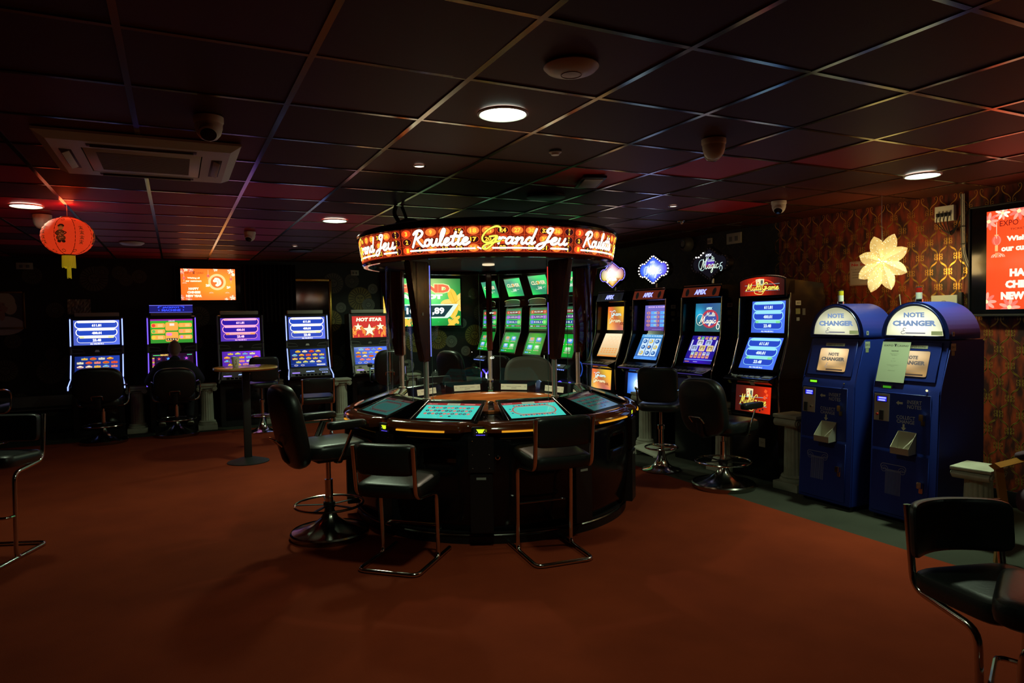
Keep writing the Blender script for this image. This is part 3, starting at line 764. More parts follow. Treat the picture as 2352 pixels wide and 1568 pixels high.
bar_chair('bar_chair', 'low black cushioned chrome-tube chair before the roulette table, left of centre', 'low', (1.225, 4.08, 0), R(47))
bar_chair('bar_chair', 'tall black bar chair with its square back against the roulette table, right of centre', 'high', (2.115, 3.77, 0), R(84))
bar_chair('bar_chair', 'black bar chair cut off by the left edge of the photo, facing out', 'high', (-1.10, 5.52, 0), R(-112))
bar_chair('bar_chair', 'large foreground black chair at bottom right with curved backrest', 'low', (2.61, 1.38, 0), R(-108), ph=.205, curved=1)
bar_chair('bar_chair', 'foreground black seat cushion at the very bottom right corner, in front of another chair', 'middle', (2.47, 1.125, 0), R(115))
bar_chair('bar_chair', 'dark low chair standing before the fourth slot machine from the left', 'low', (1.62, 9.05, 0), R(85))
bar_chair('bar_chair', 'brown-black bar chair behind the roulette table, only its curved back edge seen', 'high', (2.45, 6.55, 0), R(-80))

def casino_stool(name, label, loc, face, back=(.50, .60, .79), leather=None, arms='pad', group='swivel casino stools', lift=0.):
    leather = leather or M_LEATHER
    t = thing(name, label, 'stool', loc, face-pi/2, group)
    b = BM(); rr = lathe(b, [(.268, .0), (.272, .012), (.272, .035), (.262, .045)], 48); obj('base_ring', b, M_DCHROME, t)
    b = BM(); lathe(b, [(.262, .040), (.20, .052), (.12, .085), (.06, .130), (.035, .18), (.030, .22)], 48, mod=lambda a, z: 1+.015*cos(12*a)); obj('base_cone', b, M_DCHROME, t)
    b = BM(); tube(b, [(0, 0, .18), (0, 0, .40)], .028, 18); tube(b, [(0, 0, .38), (0, 0, .56+lift)], .017, 14); obj('gas_post', b, M_CHROME, t)
    b = BM(); tube(b, [(.235*cos(2*pi*k/40), .235*sin(2*pi*k/40), .225) for k in range(40)], .009, 8, True); fr = obj('foot_ring', b, M_CHROME, t)
    b = BM()
    for k in range(5): a = 2*pi*k/5+.4; tube(b, [(.02*cos(a), .02*sin(a), .22), (.232*cos(a), .232*sin(a), .222)], .010, 6, flat=(.5, 1.4))
    lathe(b, [(.028, .195), (.04, .20), (.04, .24), (.028, .245)], 16); obj('ring_spokes', b, M_BLACKM, fr)
    z = .60+lift
    b = BM(); pad(b, .47, .47, .10, (0, .02, z+.05), None, ex=4.5, puff=.8); box(b, (0, .02, z-.012), (.30, .30, .04), bev=.01); obj('seat', b, leather, t)
    bw, bh, bc_ = back
    b = BM(); pad(b, bw, bh, .095, (0, -.29, bc_), RX(101), ex=3.2, puff=1., bend=lambda x, y: -.35*x*x-.05*(y/bh)**2); bk = obj('backrest', b, leather, t)
    b = BM(); tube(b, fillet([(0, -.10, z-.02), (0, -.30, z-.03), (0, -.33, z+.12)], .06), .014, 8, flat=(1, 2.4)); obj('back_bracket', b, M_BLACKM, t)
    b = BM(); tube(b, fillet([(-.06, -.335, z+.10), (-.06, -.385, z+.15), (.06, -.385, z+.15), (.06, -.335, z+.10)], .02), .007, 8); obj('back_handle', b, M_CHROME, bk)
    for s in (-1, 1):
        if arms == 'pad':
            b = BM(); tube(b, fillet([(s*.21, -.02, z-.02), (s*.262, -.02, z-.02), (s*.268, .075, z+.19)], .02), .012, 8, flat=(.55, 2.0)); obj('arm_support', b, M_CHROME, t)
            b = BM(); pad(b, .075, .27, .05, (s*.268, .035, z+.235), None, ex=4, puff=.3); obj('arm_pad', b, leather, t)
        else:
            b = BM(); tube(b, fillet([(s*.14, .0, z-.012), (s*.285, .0, z-.005), (s*.30, .03, z+.22), (s*.285, -.14, z+.27), (s*.22, -.27, z+.24)], .09, 7), .011, 8); obj('arm_loop', b, M_CHROME, t)
    b = BM(); tube(b, [(.05, .10, z-.03), (.11, .19, z-.05)], .004, 6); pad(b, .045, .045, .012, (.115, .20, z-.055), None, ex=2.5); obj('lever', b, M_BLACKSOFT, t)
    return t
casino_stool('casino_stool', 'black padded swivel stool with armrests and round chrome base, left of the roulette table', (.935, 4.86, 0), R(10), back=(.49, .58, .80), lift=-.02)
casino_stool('casino_stool', 'black padded swivel stool before the red card-game slot machine, right of the roulette table', (4.27, 4.52, 0), R(10), back=(.46, .50, .725), lift=-.10)
casino_stool('casino_stool', 'empty black high-back stool before the leftmost slot machine', (-.86, 10.12, 0), R(85), back=(.56, .44, .76), lift=-.12, arms='loop')
casino_stool('casino_stool', 'black stool that the seated person uses, before the machine with the jackpot topper', (-.02, 10.22, 0), R(88), back=(.50, .42, .72), lift=-.12, arms='loop')
casino_stool('casino_stool', 'black high-back stool before the red star slot machine', (2.86, 10.05, 0), R(78), back=(.44, .54, .80), lift=.0, arms='pad')
casino_stool('casino_stool', 'black high-back stool behind the roulette table, near the green machines', (3.50, 8.55, 0), R(25), back=(.46, .56, .81), arms='loop')
casino_stool('casino_stool', 'wide grey-brown leather stool back rising behind the roulette table, by the right canopy post', (3.44, 6.72, 0), R(-130), back=(.56, .52, .80), leather=M_GREYLEATHER, lift=-.06)
casino_stool('casino_stool', 'stool mostly cut off by the left edge of the photo, far back', (-1.95, 9.30, 0), R(75), back=(.5, .5, .78), lift=-.04, arms='loop')

def trumpet_stool(label, loc, face, back=True, lift=0.):
    t = thing('chrome_stool', label, 'stool', loc, face-pi/2, 'chrome trumpet-base stools')
    b = BM(); lathe(b, [(.185, 0), (.19, .008), (.18, .016), (.12, .03), (.075, .06), (.05, .105), (.036, .16), (.030, .20)], 40); obj('trumpet_base', b, M_CHROME, t)
    b = BM(); tube(b, [(0, 0, .18), (0, 0, .40)], .026, 16); lathe(b, [(.030, .40), (.036, .405), (.036, .44), (.028, .445)], 16); tube(b, [(0, 0, .42), (0, 0, .60+lift)], .016, 12); obj('gas_post', b, M_CHROME, t)
    b = BM(); tube(b, [(.155*cos(2*pi*k/32), .155*sin(2*pi*k/32), .225) for k in range(32)], .009, 8, True)
    for a in (0.3, 2.4, 4.5): tube(b, [(.02*cos(a), .02*sin(a), .225), (.15*cos(a), .15*sin(a), .225)], .006, 6)
    obj('foot_ring', b, M_CHROME, t)
    z = .60+lift
    b = BM(); pad(b, .40, .40, .075, (0, 0, z+.03), None, ex=4, puff=.8); obj('seat', b, M_LEATHER, t)
    b = BM(); pad(b, .38, .34, .05, (0, -.19, z+.25), RX(97), ex=6, puff=.6, bend=lambda x, y: -.5*x*x); obj('backrest', b, M_LEATHER, t)
    b = BM()
    for s in (-1, 1): tube(b, fillet([(s*.10, .05, z-.01), (s*.235, .05, z), (s*.245, .06, z+.16), (s*.235, -.10, z+.22), (s*.18, -.19, z+.20)], .07, 6), .009, 8)
    obj('arm_loop', b, M_CHROME, t)
    return t
trumpet_stool('chrome trumpet-base stool with black back before the machine with the blue diamond sign', (4.215, 5.30, 0), R(42))
trumpet_stool('chrome trumpet-base stool partly behind the round high table', (1.04, 9.92, 0), R(95), lift=.02)
trumpet_stool('small black stool with chrome legs behind the roulette table, between the poles', (3.93, 8.10, 0), R(20))

# round high table with mug
t = thing('high_table', 'round high table with wood-effect top on a black post', 'table', (.665, 7.86, 0))
b = BM(); pr = [(.318, 0), (.325, .010), (.33, .014), (.325, .03), (.305, .034)]
rr = lathe(b, [(.001, 0)]+[(.30, 0)]+pr+[(.001, .034)], 64, c=(0, 0, 1.0)); obj('tabletop', b, M_LAMPWOOD, t)
b = BM(); box(b, (0, 0, .52), (.075, .075, .97), bev=.008); obj('post', b, M_BLACKSOFT, t)
b = BM(); lathe(b, [(.215, 0), (.215, .008), (.055, .055), (.0, .055)], 40); obj('base', b, M_BLACKSOFT, t)
t = thing('mug', 'tall white mug with a gold mark standing on the high table', 'mug', (.565, 7.84, 1.0345))
b = BM(); rr = lathe(b, [(.001, 0), (.024, 0), (.028, .005), (.036, .05), (.041, .108), (.038, .108), (.033, .05), (.025, .008), (.001, .008)], 32); obj('cup', b, mat('mug_ceramic', (.62, .60, .52), .3), t)
P = Pic(); P.line([(-.004, .03), (.004, .05), (-.002, .07), (.006, .085)], .005, (.45, .18, .03)); P.ell(.002, .035, .007, .004, (.4, .12, .03), 10)
P.build('printed_mark', attr_mat('paper_print', False), lambda x, y, d: (.003+x, -.0425*(.9+.1*y/.1)-d, y), t)
b = BM(); tube(b, fillet([(-.036, 0, .09), (-.068, 0, .085), (-.062, 0, .04), (-.032, 0, .03)], .02), .0045, 8); obj('handle', b, mat('mug_ceramic', (.62, .60, .52), .3), t)

# plaster columns
def column(label, loc, rz=0, sc=1., first=[None]):
    if first[0]:
        return dup(first[0], loc, rz, label, 'ionic plaster columns', (1, 1, sc))
    t = thing('plaster_column', label, 'column', loc, rz, 'ionic plaster columns')
    b = BM(); box(b, (0, 0, .035), (.25, .25, .07), bev=.006); lathe(b, [(.118, .07), (.122, .08), (.118, .095), (.105, .10), (.112, .112), (.104, .125), (.092, .13)], 40); obj('plinth', b, M_STONE, t)
    b = BM(); NF = 16
    lathe(b, [(.090, .128), (.086, .15), (.082, .40), (.078, .55)], NF*6, mod=lambda a, z: 1-.055*max(0, cos(NF*a))); obj('fluted_shaft', b, M_STONE, t)
    b = BM(); lathe(b, [(.08, .55), (.090, .555), (.092, .565), (.098, .575)], 40); box(b, (0, 0, .633), (.26, .24, .03), bev=.006)
    xp = [(-.10, .618), (-.10, .60), (-.06, .585), (.06, .585), (.10, .60), (.10, .618)]
    prism(b, xp, -.10, .10, lambda u, v, t_: (u, t_, v))
    for s in (-1, 1):
        for k in range(2):
            rr_ = (.036, .022)[k]; yy = (.108, .114)[k]
            prism(b, [(s*.098+rr_*cos(2*pi*i/20), .582+rr_*sin(2*pi*i/20)) for i in range(20)], -yy, yy, lambda u, v, t_: (u, t_, v))
        for yy in (-.116, .116):
            tube(b, [(s*.098+(.030-.0018*i)*cos(i*.55), yy, .582+(.030-.0018*i)*sin(i*.55)) for i in range(15)], .0035, 5)
    obj('capital', b, M_STONE, t)
    first[0] = t
    return t
column('plaster column between the two leftmost slot machines', (-.51, 10.80, 0))
column('plaster column between the jackpot-topper machine and the next one right', (.37, 10.58, 0))
column('plaster column behind the chrome stool beside the high table', (1.29, 10.72, 0))
column('plaster column just left of the red star slot machine', (2.20, 10.27, 0))
column('plaster column seen through the canopy glass, right of the red star machine', (3.34, 10.45, 0))
column('plaster column right of the machine with the orange diamond sign', (4.74, 6.22, 0), .1)
column('plaster column half hidden behind the stool before the red card-game machine', (4.74, 5.00, 0), .1)
column('plaster column between the red card-game machine and the first note changer', (4.735, 4.16, 0), .05)
column('short plaster column behind the wooden armchair at the right edge', (4.66, 2.62, 0), .15, .77)
# ------------------------------------------------------------------ screen pictures for the machines
def pic_jackpots(w, h, tone='blue', tall=False):
    P = Pic()
    bg, pill, ln, tx, cap = {'blue': ((.10, .16, .75), (.02, .07, .55), (1.6, 1.5, 1.3), (1.6, 1.6, 1.9), (1.5, 1.1, .4)),
        'violet': ((.13, .05, .60), (.03, .01, .38), (1.5, .50, .75), (1.4, .75, 1.2), (1.2, .40, .12)),
        'pale': ((.07, .17, .90), (.025, .07, .60), (.35, .85, 1.1), (.8, 1.0, 1.1), (.25, .85, .35))}[tone]
    P.grad(0, 0, w, h, lambda u, v: tuple(c*(.75+.5*u) for c in bg), 8, 4); P.up()
    rows = ((.68, .97), (.37, .66), (.10, .35)) if not tall else ((.70, .97), (.40, .67), (.12, .38))
    for i, ((a, b_), s) in enumerate(zip(rows, ('611.81', '400.01', '23.48'))):
        m = .035+.02*i
        P.l = 1; P.rr(w*m, h*a, w*(1-m), h*b_, h*.14, pill); P.l = 2
        P.rrline(w*m, h*a, w*(1-m), h*b_, h*.14, h*(.030 if i < 2 else .012), ln)
        P.l = 3; P.rr(w*(m+.05), h*(b_-.075), w*(1-m-.05), h*b_, h*.03, ln if i != 2 else cap)
        P.rect(w*.22, h*(b_-.07), w*.75, h*(b_-.005), ln) if i == 2 else P.rect(w*(m+.08), h*(b_-.07), w*.2, h*(b_-.005), cap) if i == 0 else None
        P.l = 4; P.text(s, w*.5, h*((a+b_)/2-.03), h*.105, tx, bold=.05)
    P.l = 4; P.text('ALL VALUES IN £', w*.5, h*.045, h*.05, tx, bold=.04)
    return P
def blob(P, x, y, w, h, rnd):
    cs = [(1.0, .10, .02), (1.1, .55, .04), (.9, .75, .15), (1.0, .9, .7), (.15, .55, 1.0), (1.1, .25, .30)]
    c = rnd.choice(cs); d = tuple(k*.35 for k in rnd.choice(cs))
    L = P.l
    k = rnd.random()
    if k < .5: P.ell(x, y, w*.5, h*.42, d, 16); P.l = L+1; P.rect(x-w*.46, y-h*.16, x+w*.46, y+h*.12, c); P.ell(x, y+h*.16, w*.26, h*.26, c, 12)
    else: P.rr(x-w*.5, y-h*.36, x+w*.5, y+h*.36, h*.2, d); P.l = L+1; P.rr(x-w*.42, y-h*.26, x+w*.42, y+h*.14, h*.1, c); P.star(x, y+h*.2, h*.26, c)
    P.l = L+2; P.rect(x-w*.3, y-h*.08, x+w*.3, y-h*.0, tuple(q*.2 for q in c)); P.l = L
def pic_menu(w, h, tone='blue', seed=1):
    rnd = random.Random(seed); P = Pic()
    bg = {'blue': (.012, .035, .28), 'violet': (.14, .03, .62), 'pale': (.07, .15, .80)}[tone]
    P.grad(0, 0, w, h, lambda u, v: tuple(c*(.6+1.0*u) for c in bg), 8, 3); P.up()
    for r_, (n, y) in enumerate(((4, .86), (5, .66), (5, .46), (4, .27))):
        for i in range(n):
            P.l = 1; blob(P, w*(.5+(i-(n-1)/2)*.19), h*y, w*.155, h*.17, rnd)
    P.l = 1; P.line([(0, h*.17), (w, h*.17)], h*.008, (.1, .25, .9)); 
    for x in (.14, .32): P.ell(w*x, h*.09, w*.055, h*.05, (.6, .6, .75), 14); P.l = 2; P.ell(w*x, h*.09, w*.042, h*.03, (.12, .1, .3), 14); P.l = 1
    for i in range(7): P.rect(w*(.72+.035*i), h*.05, w*(.748+.035*i), h*.13, (.8, .85, .9))
    return P
def pic_hotstar(w, h):
    P = Pic(); rnd = random.Random(5)
    P.rect(0, 0, w, h, (.68, .045, .035)); P.up()
    for i in range(34):
        x = w*rnd.random(); y = h*.05+h*.42*rnd.random()**.8; s = h*(.06+.05*rnd.random())
        P.poly([(x-s*.35, y-s), (x+s*.35, y-s), (x+s*.42, y), (x, y+s*1.3), (x-s*.42, y)], (1.1, .42, .07)); P.l = 2
        P.poly([(x-s*.15, y-s*.7), (x+s*.15, y-s*.7), (x, y+s*.6)], (.8, .10, .03)); P.l = 1
    P.l = 3
    for (cx, cy, r) in ((.5, .34, .31), (.17, .50, .19), (.83, .50, .19)):
        P.star(w*cx, h*cy, h*r*1.12, (.12, .01, .01)); P.l += 1; P.star(w*cx, h*cy, h*r, (1.5, 1.35, .75)); P.l -= 1
    P.l = 5; P.text('HOT STAR', w*.5+.004, h*.84-.003, h*.17, (.15, .01, .01), w=w*.76, bold=.07, shear=.15); P.l = 6
    P.text('HOT STAR', w*.5, h*.84, h*.17, (1.6, 1.4, .9), w=w*.76, bold=.06, shear=.15)
    return P
def pic_fruit(w, h):
    P = Pic(); P.grad(0, 0, w, h, lambda u, v: (.04, .30+.2*v, .03), 4, 6); P.up()
    P.rect(0, h*.93, w, h, (.30, .02, .35)); P.text('500.00', w*.5, h*.93, h*.07, (1.2, .8, .9), bold=.04); P.up()
    O = (1.3, .45, .08)
    for r_ in range(3):
        y = h*(.74-.25*r_)
        for x in (.02, .66): P.rr(w*x, y-h*.09, w*(x+.32), y+h*.09, h*.06, O)
        P.l += 1
        P.ell(w*.075, y, h*.07, h*.07, ((1.1, .06, .04), (.15, .6, .1), (.9, .7, .05))[r_], 14); P.ell(w*.73, y, h*.06, h*.06, ((1.3, .5, .1), (1.3, .4, .2), (.8, .3, .8))[r_], 14)
        for k in range(3): P.rect(w*.17, y-h*.05+k*h*.04, w*.29, y-h*.035+k*h*.04, (1.5, .9, .4)); P.rect(w*.82, y-h*.05+k*h*.04, w*.93, y-h*.035+k*h*.04, (1.5, .9, .4))
        P.l -= 1
    P.rr(w*.35, h*.52, w*.65, h*.86, h*.06, O); P.rr(w*.35, h*.06, w*.65, h*.46, h*.06, O); P.up()
    P.rect(w*.45, h*.72, w*.56, h*.82, (1.3, .9, .8)); P.rect(w*.37, h*.10, w*.63, h*.2, (.05, .02, .05)); P.rr(w*.37, h*.3, w*.5, h*.42, h*.04, (1.2, .25, .6)); P.up()
    for i in range(4): P.star(w*(.41+.06*i), h*.15, h*.04, (1.2, 1.1, .3))
    return P
def pic_magic_low(w, h):
    P = Pic(); P.rect(0, 0, w, h, (.02, .004, .02)); P.up()
    P.text('MAGIC', w*.3, h*.93, h*.09, (1.1, .7, .15), bold=.05); P.rect(w*.03, h*.90, w*.2, h*.94, (.1, .8, .2)); P.rect(w*.85, h*.9, w*.97, h*.94, (.1, .7, .3))
    for i in range(9): P.rect(w*.01, h*(.15+.075*i), w*.06, h*(.20+.075*i), ((.9, .1, .3), (.5, .1, .9), (.9, .7, .1))[i % 3])
    for c in range(4):
        for r_ in range(3):
            x, y = w*(.17+.22*c), h*(.73-.26*r_); P.l = 1; P.rect(x-w*.07, y-h*.11, x+w*.07, y+h*.11, (.02, .01, .06)); P.l = 2
            rnd = random.Random(c*7+r_); P.star(x, y, h*.09, rnd.choice([(1.1, .7, .1), (.8, .1, .9), (.1, .4, 1.2), (.9, .1, .1)]))
    P.l = 3; P.text('10', w*.17, h*.24, h*.11, (.3, .5, 1.4), bold=.05)
    return P

# ------------------------------------------------------------------ five cabinets along the back wall
CABP = [(.36, .0), (-.10, .0), (-.10, .62), (-.27, .655), (-.285, .685), (-.17, .80), (-.155, .815), (-.055, 1.115), (-.05, 1.20), (-.01, 1.60), (.06, 1.615), (.36, 1.60)]
def slot_cabinet(label, x, y, upper, lower, led, grey=False, topper=None):
    t = thing('slot_machine', label, 'slot machine', (x, y, 0), 0, 'blue twin-screen slot machines along the back wall')
    body = M_BLACKM
    b = BM(); xprof(b, CABP, .60); bmesh.ops.bevel(b, geom=b.edges[:], offset=.006, segments=2, affect='EDGES'); cab = obj('cabinet', b, body, t)
    trim = M_GREYP
    for s in (-1, 1):
        b = BM()
        for A, B in (((-.02, 1.605), (-.060, 1.205)), ((-.062, 1.20), (-.066, 1.115)), ((-.066, 1.115), (-.185, .80)), ((-.185, .80), (-.30, .70)), ((-.30, .70), (-.30, .655))):
            tube(b, [(s*.305, A[0]+.0, A[1]), (s*.305+(s*.02 if B[1] < .75 else 0), B[0], B[1])], .012, 6)
        obj('side_trim', b, trim, t)
        if led:
            for nm, pts in (('upper', [(-.035, 1.585), (-.074, 1.225)]), ('lower', [(-.080, 1.10), (-.200, .79), (-.315, .70), (-.318, .655)])):
                b = BM(); tube(b, [(s*(.302+(.02 if z < .75 else 0)), yy, z) for yy, z in pts], .0075, 6)
                obj('light_strip', b, led, t, label='glowing %s side light strip' % nm)
    W, H = .535, .335
    d = Vector((0, .04, .40)).normalized()
    upper(W, H).clip(0, 0, 9, 9).build('upper_screen', M_SCR, plane(Vector((-W/2, -.0555, 1.235)), (1, 0, 0), d), t)
    d2 = Vector((0, .10, .30)).normalized()
    lower(.52, .275).build('lower_screen', M_SCR, plane(Vector((-.26, -.1545, .825)), (1, 0, 0), d2), t)
    P = Pic(); P.rect(-.295, 0, .295, .075, (.020, .022, .020)); P.up()
    g = (.24, .26, .22)
    for s in (-1, 1): P.line([(s*.29, .065), (s*.17, .050), (s*.14, .012), (s*.29, .006)], .006, g); P.line([(s*.29, .006), (s*.29, .065)], .006, g)
    P.poly([(-.03, .02), (.03, .02), (.018, .048), (-.018, .048)], (.9, .95, .8) if led else (.25, .26, .24))
    P.build('centre_band', attr_mat('band_print', False, .4), plane(Vector((0, -.0585, 1.120)), (1, 0, 0), (0, .0, 1)), t)
    d3 = Vector((0, .115, .115)).normalized()
    b = BM(); v = [(-.29, -.28, .694), (.29, -.28, .694), (.28, -.168, .806), (-.28, -.168, .806)]; prism(b, [(p[0], (p[2]-.694)/.112*.158) for p in v], 0, .006, lambda u, w_, tt: tuple(Vector((u, -.281, .691))+d3*w_+Vector((0, -1, 1)).normalized()*tt)); dk = obj('button_deck', b, M_GREYP if not grey else M_CREAM, t)
    P = Pic(); P.rr(-.055, .06, .055, .11, .004, (.01, .01, .02)); P.up(); P.text('AMATIC', 0, .085, .026, (.5, .75, 1.4), bold=.04)
    P.rect(-.26, .055, -.15, .075, (.45, .28, 1.3)); P.ell(-.2, .12, .03, .014, (.02, .02, .02), 12); P.rrline(.14, .10, .26, .125, .01, .006, (.3, .5, 1.2))
    for i in range(3): P.rect(.17+.03*i, .05, .19+.03*i, .065, (.5, .6, 1.3))
    P.build('deck_lights', M_LIT, plane(Vector((0, -.281, .692))+Vector((0, -1, 1)).normalized()*.0065, (1, 0, 0), d3), dk)
    b = BM()
    for i in range(8): box(b, (-.20+.055*i, -.27, .710), (.040, .03, .012), RX(45), .003)
    obj('button', b, M_BLACK, dk)
    b = BM(); box(b, (0, .10, 1.645), (.52, .10, .055), bev=.008); obj('top_bar', b, M_CREAM, t, label='pale bar on top')
    b = BM(); box(b, (0, -.104, .32), (.46, .006, .46), bev=.002); box(b, (.18, -.11, .50), (.03, .01, .03), bev=.003); obj('base_door', b, M_BLACK, t)
    if topper:
        b = BM(); box(b, (0, .06, 1.715), (.56, .03, .115), bev=.004); tp = obj('topper', b, M_BLACK, t)
        P = Pic(); P.rect(-.275, 0, .275, .105, (.012, .012, .16)); P.up(); P.rect(-.275, .098, .275, .105, (.25, .25, 1.2)); P.rect(-.275, 0, .275, .005, (.2, .2, 1.1))
        B_ = (.05, .10, 1.4)
        P.text('JACKPOT', 0, .070, .030, B_, w=.22, bold=.05); P.text('MACHINE', 0, .034, .030, B_, w=.24, bold=.05)
        for s in (-1, 1): P.star(s*.16, .075, .016, B_); P.star(s*.155, .035, .013, B_); P.rect(s*.14-.02, .084, s*.14+.02, .090, B_)
        P.build('topper_sign', M_LIT, plane((0, .0445, 1.662), (1, 0, 0), (0, 0, 1)), tp)
    return t
VIO = emit('violet_strip', (.16, .08, 1.), 1.7); BLU = emit('blue_strip', (.22, .30, 1.), 2.6)
slot_cabinet('leftmost back-wall slot machine with blue jackpot pills and glowing violet-blue side strips', -.955, 10.80, lambda w, h: pic_jackpots(w, h), lambda w, h: pic_menu(w, h, 'blue', 1), BLU)
slot_cabinet('slot machine with jackpot topper and orange fruit screen, played by the seated person', -.045, 10.78, pic_fruit, pic_magic_low, VIO, topper=True)
slot_cabinet('unlit-sided slot machine with violet screens behind the high table', .850, 10.72, lambda w, h: pic_jackpots(w, h, 'violet'), lambda w, h: pic_menu(w, h, 'violet', 3), None)
slot_cabinet('slot machine with bright blue side strips, fourth from the left on the back wall', 1.785, 10.68, lambda w, h: pic_jackpots(w, h), lambda w, h: pic_menu(w, h, 'blue', 4), BLU)
slot_cabinet('slot machine showing big white stars on red flames', 2.735, 10.66, pic_hotstar, lambda w, h: pic_menu(w, h, 'pale', 5), None, grey=True)

# ------------------------------------------------------------------ machines along the right-hand wall
def pic_gold(w, h, pale=False):
    P = Pic()
    if pale: P.grad(0, 0, w, h, lambda u, v: (1.1*(.6+.5*v), .85*(.5+.6*v), .45*(.35+v)), 5, 6)
    else: P.grad(0, 0, w, h, lambda u, v: (.80+.25*sin(7*u+2*v), .36+.20*sin(5*u+1+3*v), .04+.10*(1-v)**3), 8, 8)
    P.up()
    if pale:
        for r_, y in enumerate((.78, .56)):
            for i in range(3): P.rrline(w*(.25+.2*i), h*(y-.08), w*(.40+.2*i), h*(y+.08), w*.03, w*.01, (1.0, .6, .3))
        for r_ in range(3):
            for i in range(6): P.rect(w*(.1+.14*i), h*(.32-.08*r_), w*(.2+.14*i), h*(.36-.08*r_), (.9, .35, .08))
        P.rect(0, 0, w, h*.05, (.9, .3, .05))
    else:
        P.script('Glam', w*.12, h*.60, h*.20, w*.66, (.65, 1.0, 1.1), w*.022, outline=(.25, .12, .02)) if 0 else None
        P.script('Gam', w*.16, h*.62, h*.20, w*.55, (.75, 1.0, 1.0), w*.024, outline=(.3, .12, .02)); P.script('Gram', w*.08, h*.34, h*.20, w*.62, (1.0, .85, .5), w*.024, outline=(.3, .12, .02))
        P.l += 1; P.text('XXL', w*.80, h*.28, h*.12, (.25, .03, .02), bold=.06); P.text('APEX', w*.16, h*.80, h*.045, (.5, .8, 1.1), bold=.03)
    return P
def pic_paytable(w, h):
    P = Pic(); P.grad(0, 0, w, h, lambda u, v: (.10+.08*v, .05+.12*v, .32+.30*v), 4, 6); P.up()
    P.text('BOOK & RULERS', w*.55, h*.93, h*.06, (.8, .5, 1.0), w=w*.8, bold=.04, shear=.1)
    for c in range(2):
        for r_ in range(4): x = w*(.30+.42*c); y = h*(.70-.16*r_); P.l = 1; P.rect(x-w*.02, y-h*.065, x+w*.26, y+h*.065, (.10, .42, 1.0)); P.ell(x-w*.13, y, w*.08, h*.05, (.8, .35, .12), 14); P.l = 2; P.rect(x+w*.13, y-.005, x+w*.22, y+.005, (.6, .7, .3)); P.ell(x-w*.13, y, w*.045, h*.03, (.2, .1, .5), 10)
    for i in range(12): P.star(w*(.08+.075*i), h*.07, h*.012, (.7, .4, 1.))
    P.rect(w*.35, h*.035, w*.8, h*.05, (.3, .3, .7))
    return P
def pic_reels(w, h):
    P = Pic(); P.grad(0, 0, w, h, lambda u, v: (.04, .14+.06*v, .50), 3, 4); P.up()
    P.rect(0, h*.88, w, h, (.10, .40, .80)); P.text('BOOK & RULERS', w*.5, h*.94, h*.06, (.7, .9, 1.), w=w*.8, bold=.03)
    P.rect(0, 0, w, h*.10, (.10, .35, .95)); P.rect(w*.03, h*.04, w*.3, h*.06, (.02, .06, .3)); P.rect(w*.75, h*.04, w*.95, h*.06, (.02, .06, .3))
    for c in range(3):
        x0, x1 = w*(.12+.265*c), w*(.355+.265*c); P.l = 1; P.rect(x0, h*.14, x1, h*.84, (.65, .85, 1.05)); P.l = 2
        for r_ in range(3):
            xx, y = (x0+x1)/2, h*(.26+.23*r_); P.l = 2; P.ell(xx, y, w*.09, h*.08, (.03, .12, .40) if (c+r_) % 3 else (.75, .55, .10), 14); P.l = 3
            P.ell(xx-w*.02, y+h*.01, w*.045, h*.04, (.35, .6, .9) if (c*r_) % 2 == 0 else (.75, .35, .08), 10)
    return P
def pic_magic(w, h):
    P = Pic(); P.grad(0, 0, w, h, lambda u, v: (.02+.03*u, .10+.13*abs(u-.5)+.3*math.exp(-((u-.15)**2+(v-.65)**2)*30), .15+.16*v+.5*math.exp(-((u-.15)**2+(v-.65)**2)*30)), 10, 10); P.up()
    P.ring(w*.56, h*.45, w*.28, h*.28, w*.07, (.50, .05, .08), 30); P.ell(w*.56, h*.45, w*.24, h*.24, (.06, .10, .40), 30); P.up()
    P.text('APEX', w*.52, h*.82, h*.09, (.6, 1.0, 1.0), bold=.06)
    P.script('Mulci', w*.42, h*.55, h*.13, w*.33, (.9, .95, .75), w*.016) if 0 else None
    P.script('Multi', w*.40, h*.55, h*.13, w*.34, (.9, .95, .75), w*.016)
    P.script('Magic', w*.16, h*.30, h*.24, w*.62, (1.1, 1.05, .8), w*.024); P.ring(w*.20, h*.42, w*.15, h*.20, w*.014, (1.0, 1.0, .8), 24)
    P.ring(w*.87, h*.18, w*.055, h*.09, w*.02, (1.3, 1.3, 1.1), 20); P.line(spl([(w*.82, h*.20), (w*.86, h*.33), (w*.95, h*.36)]), w*.02, (1.3, 1.3, 1.1))
    return P
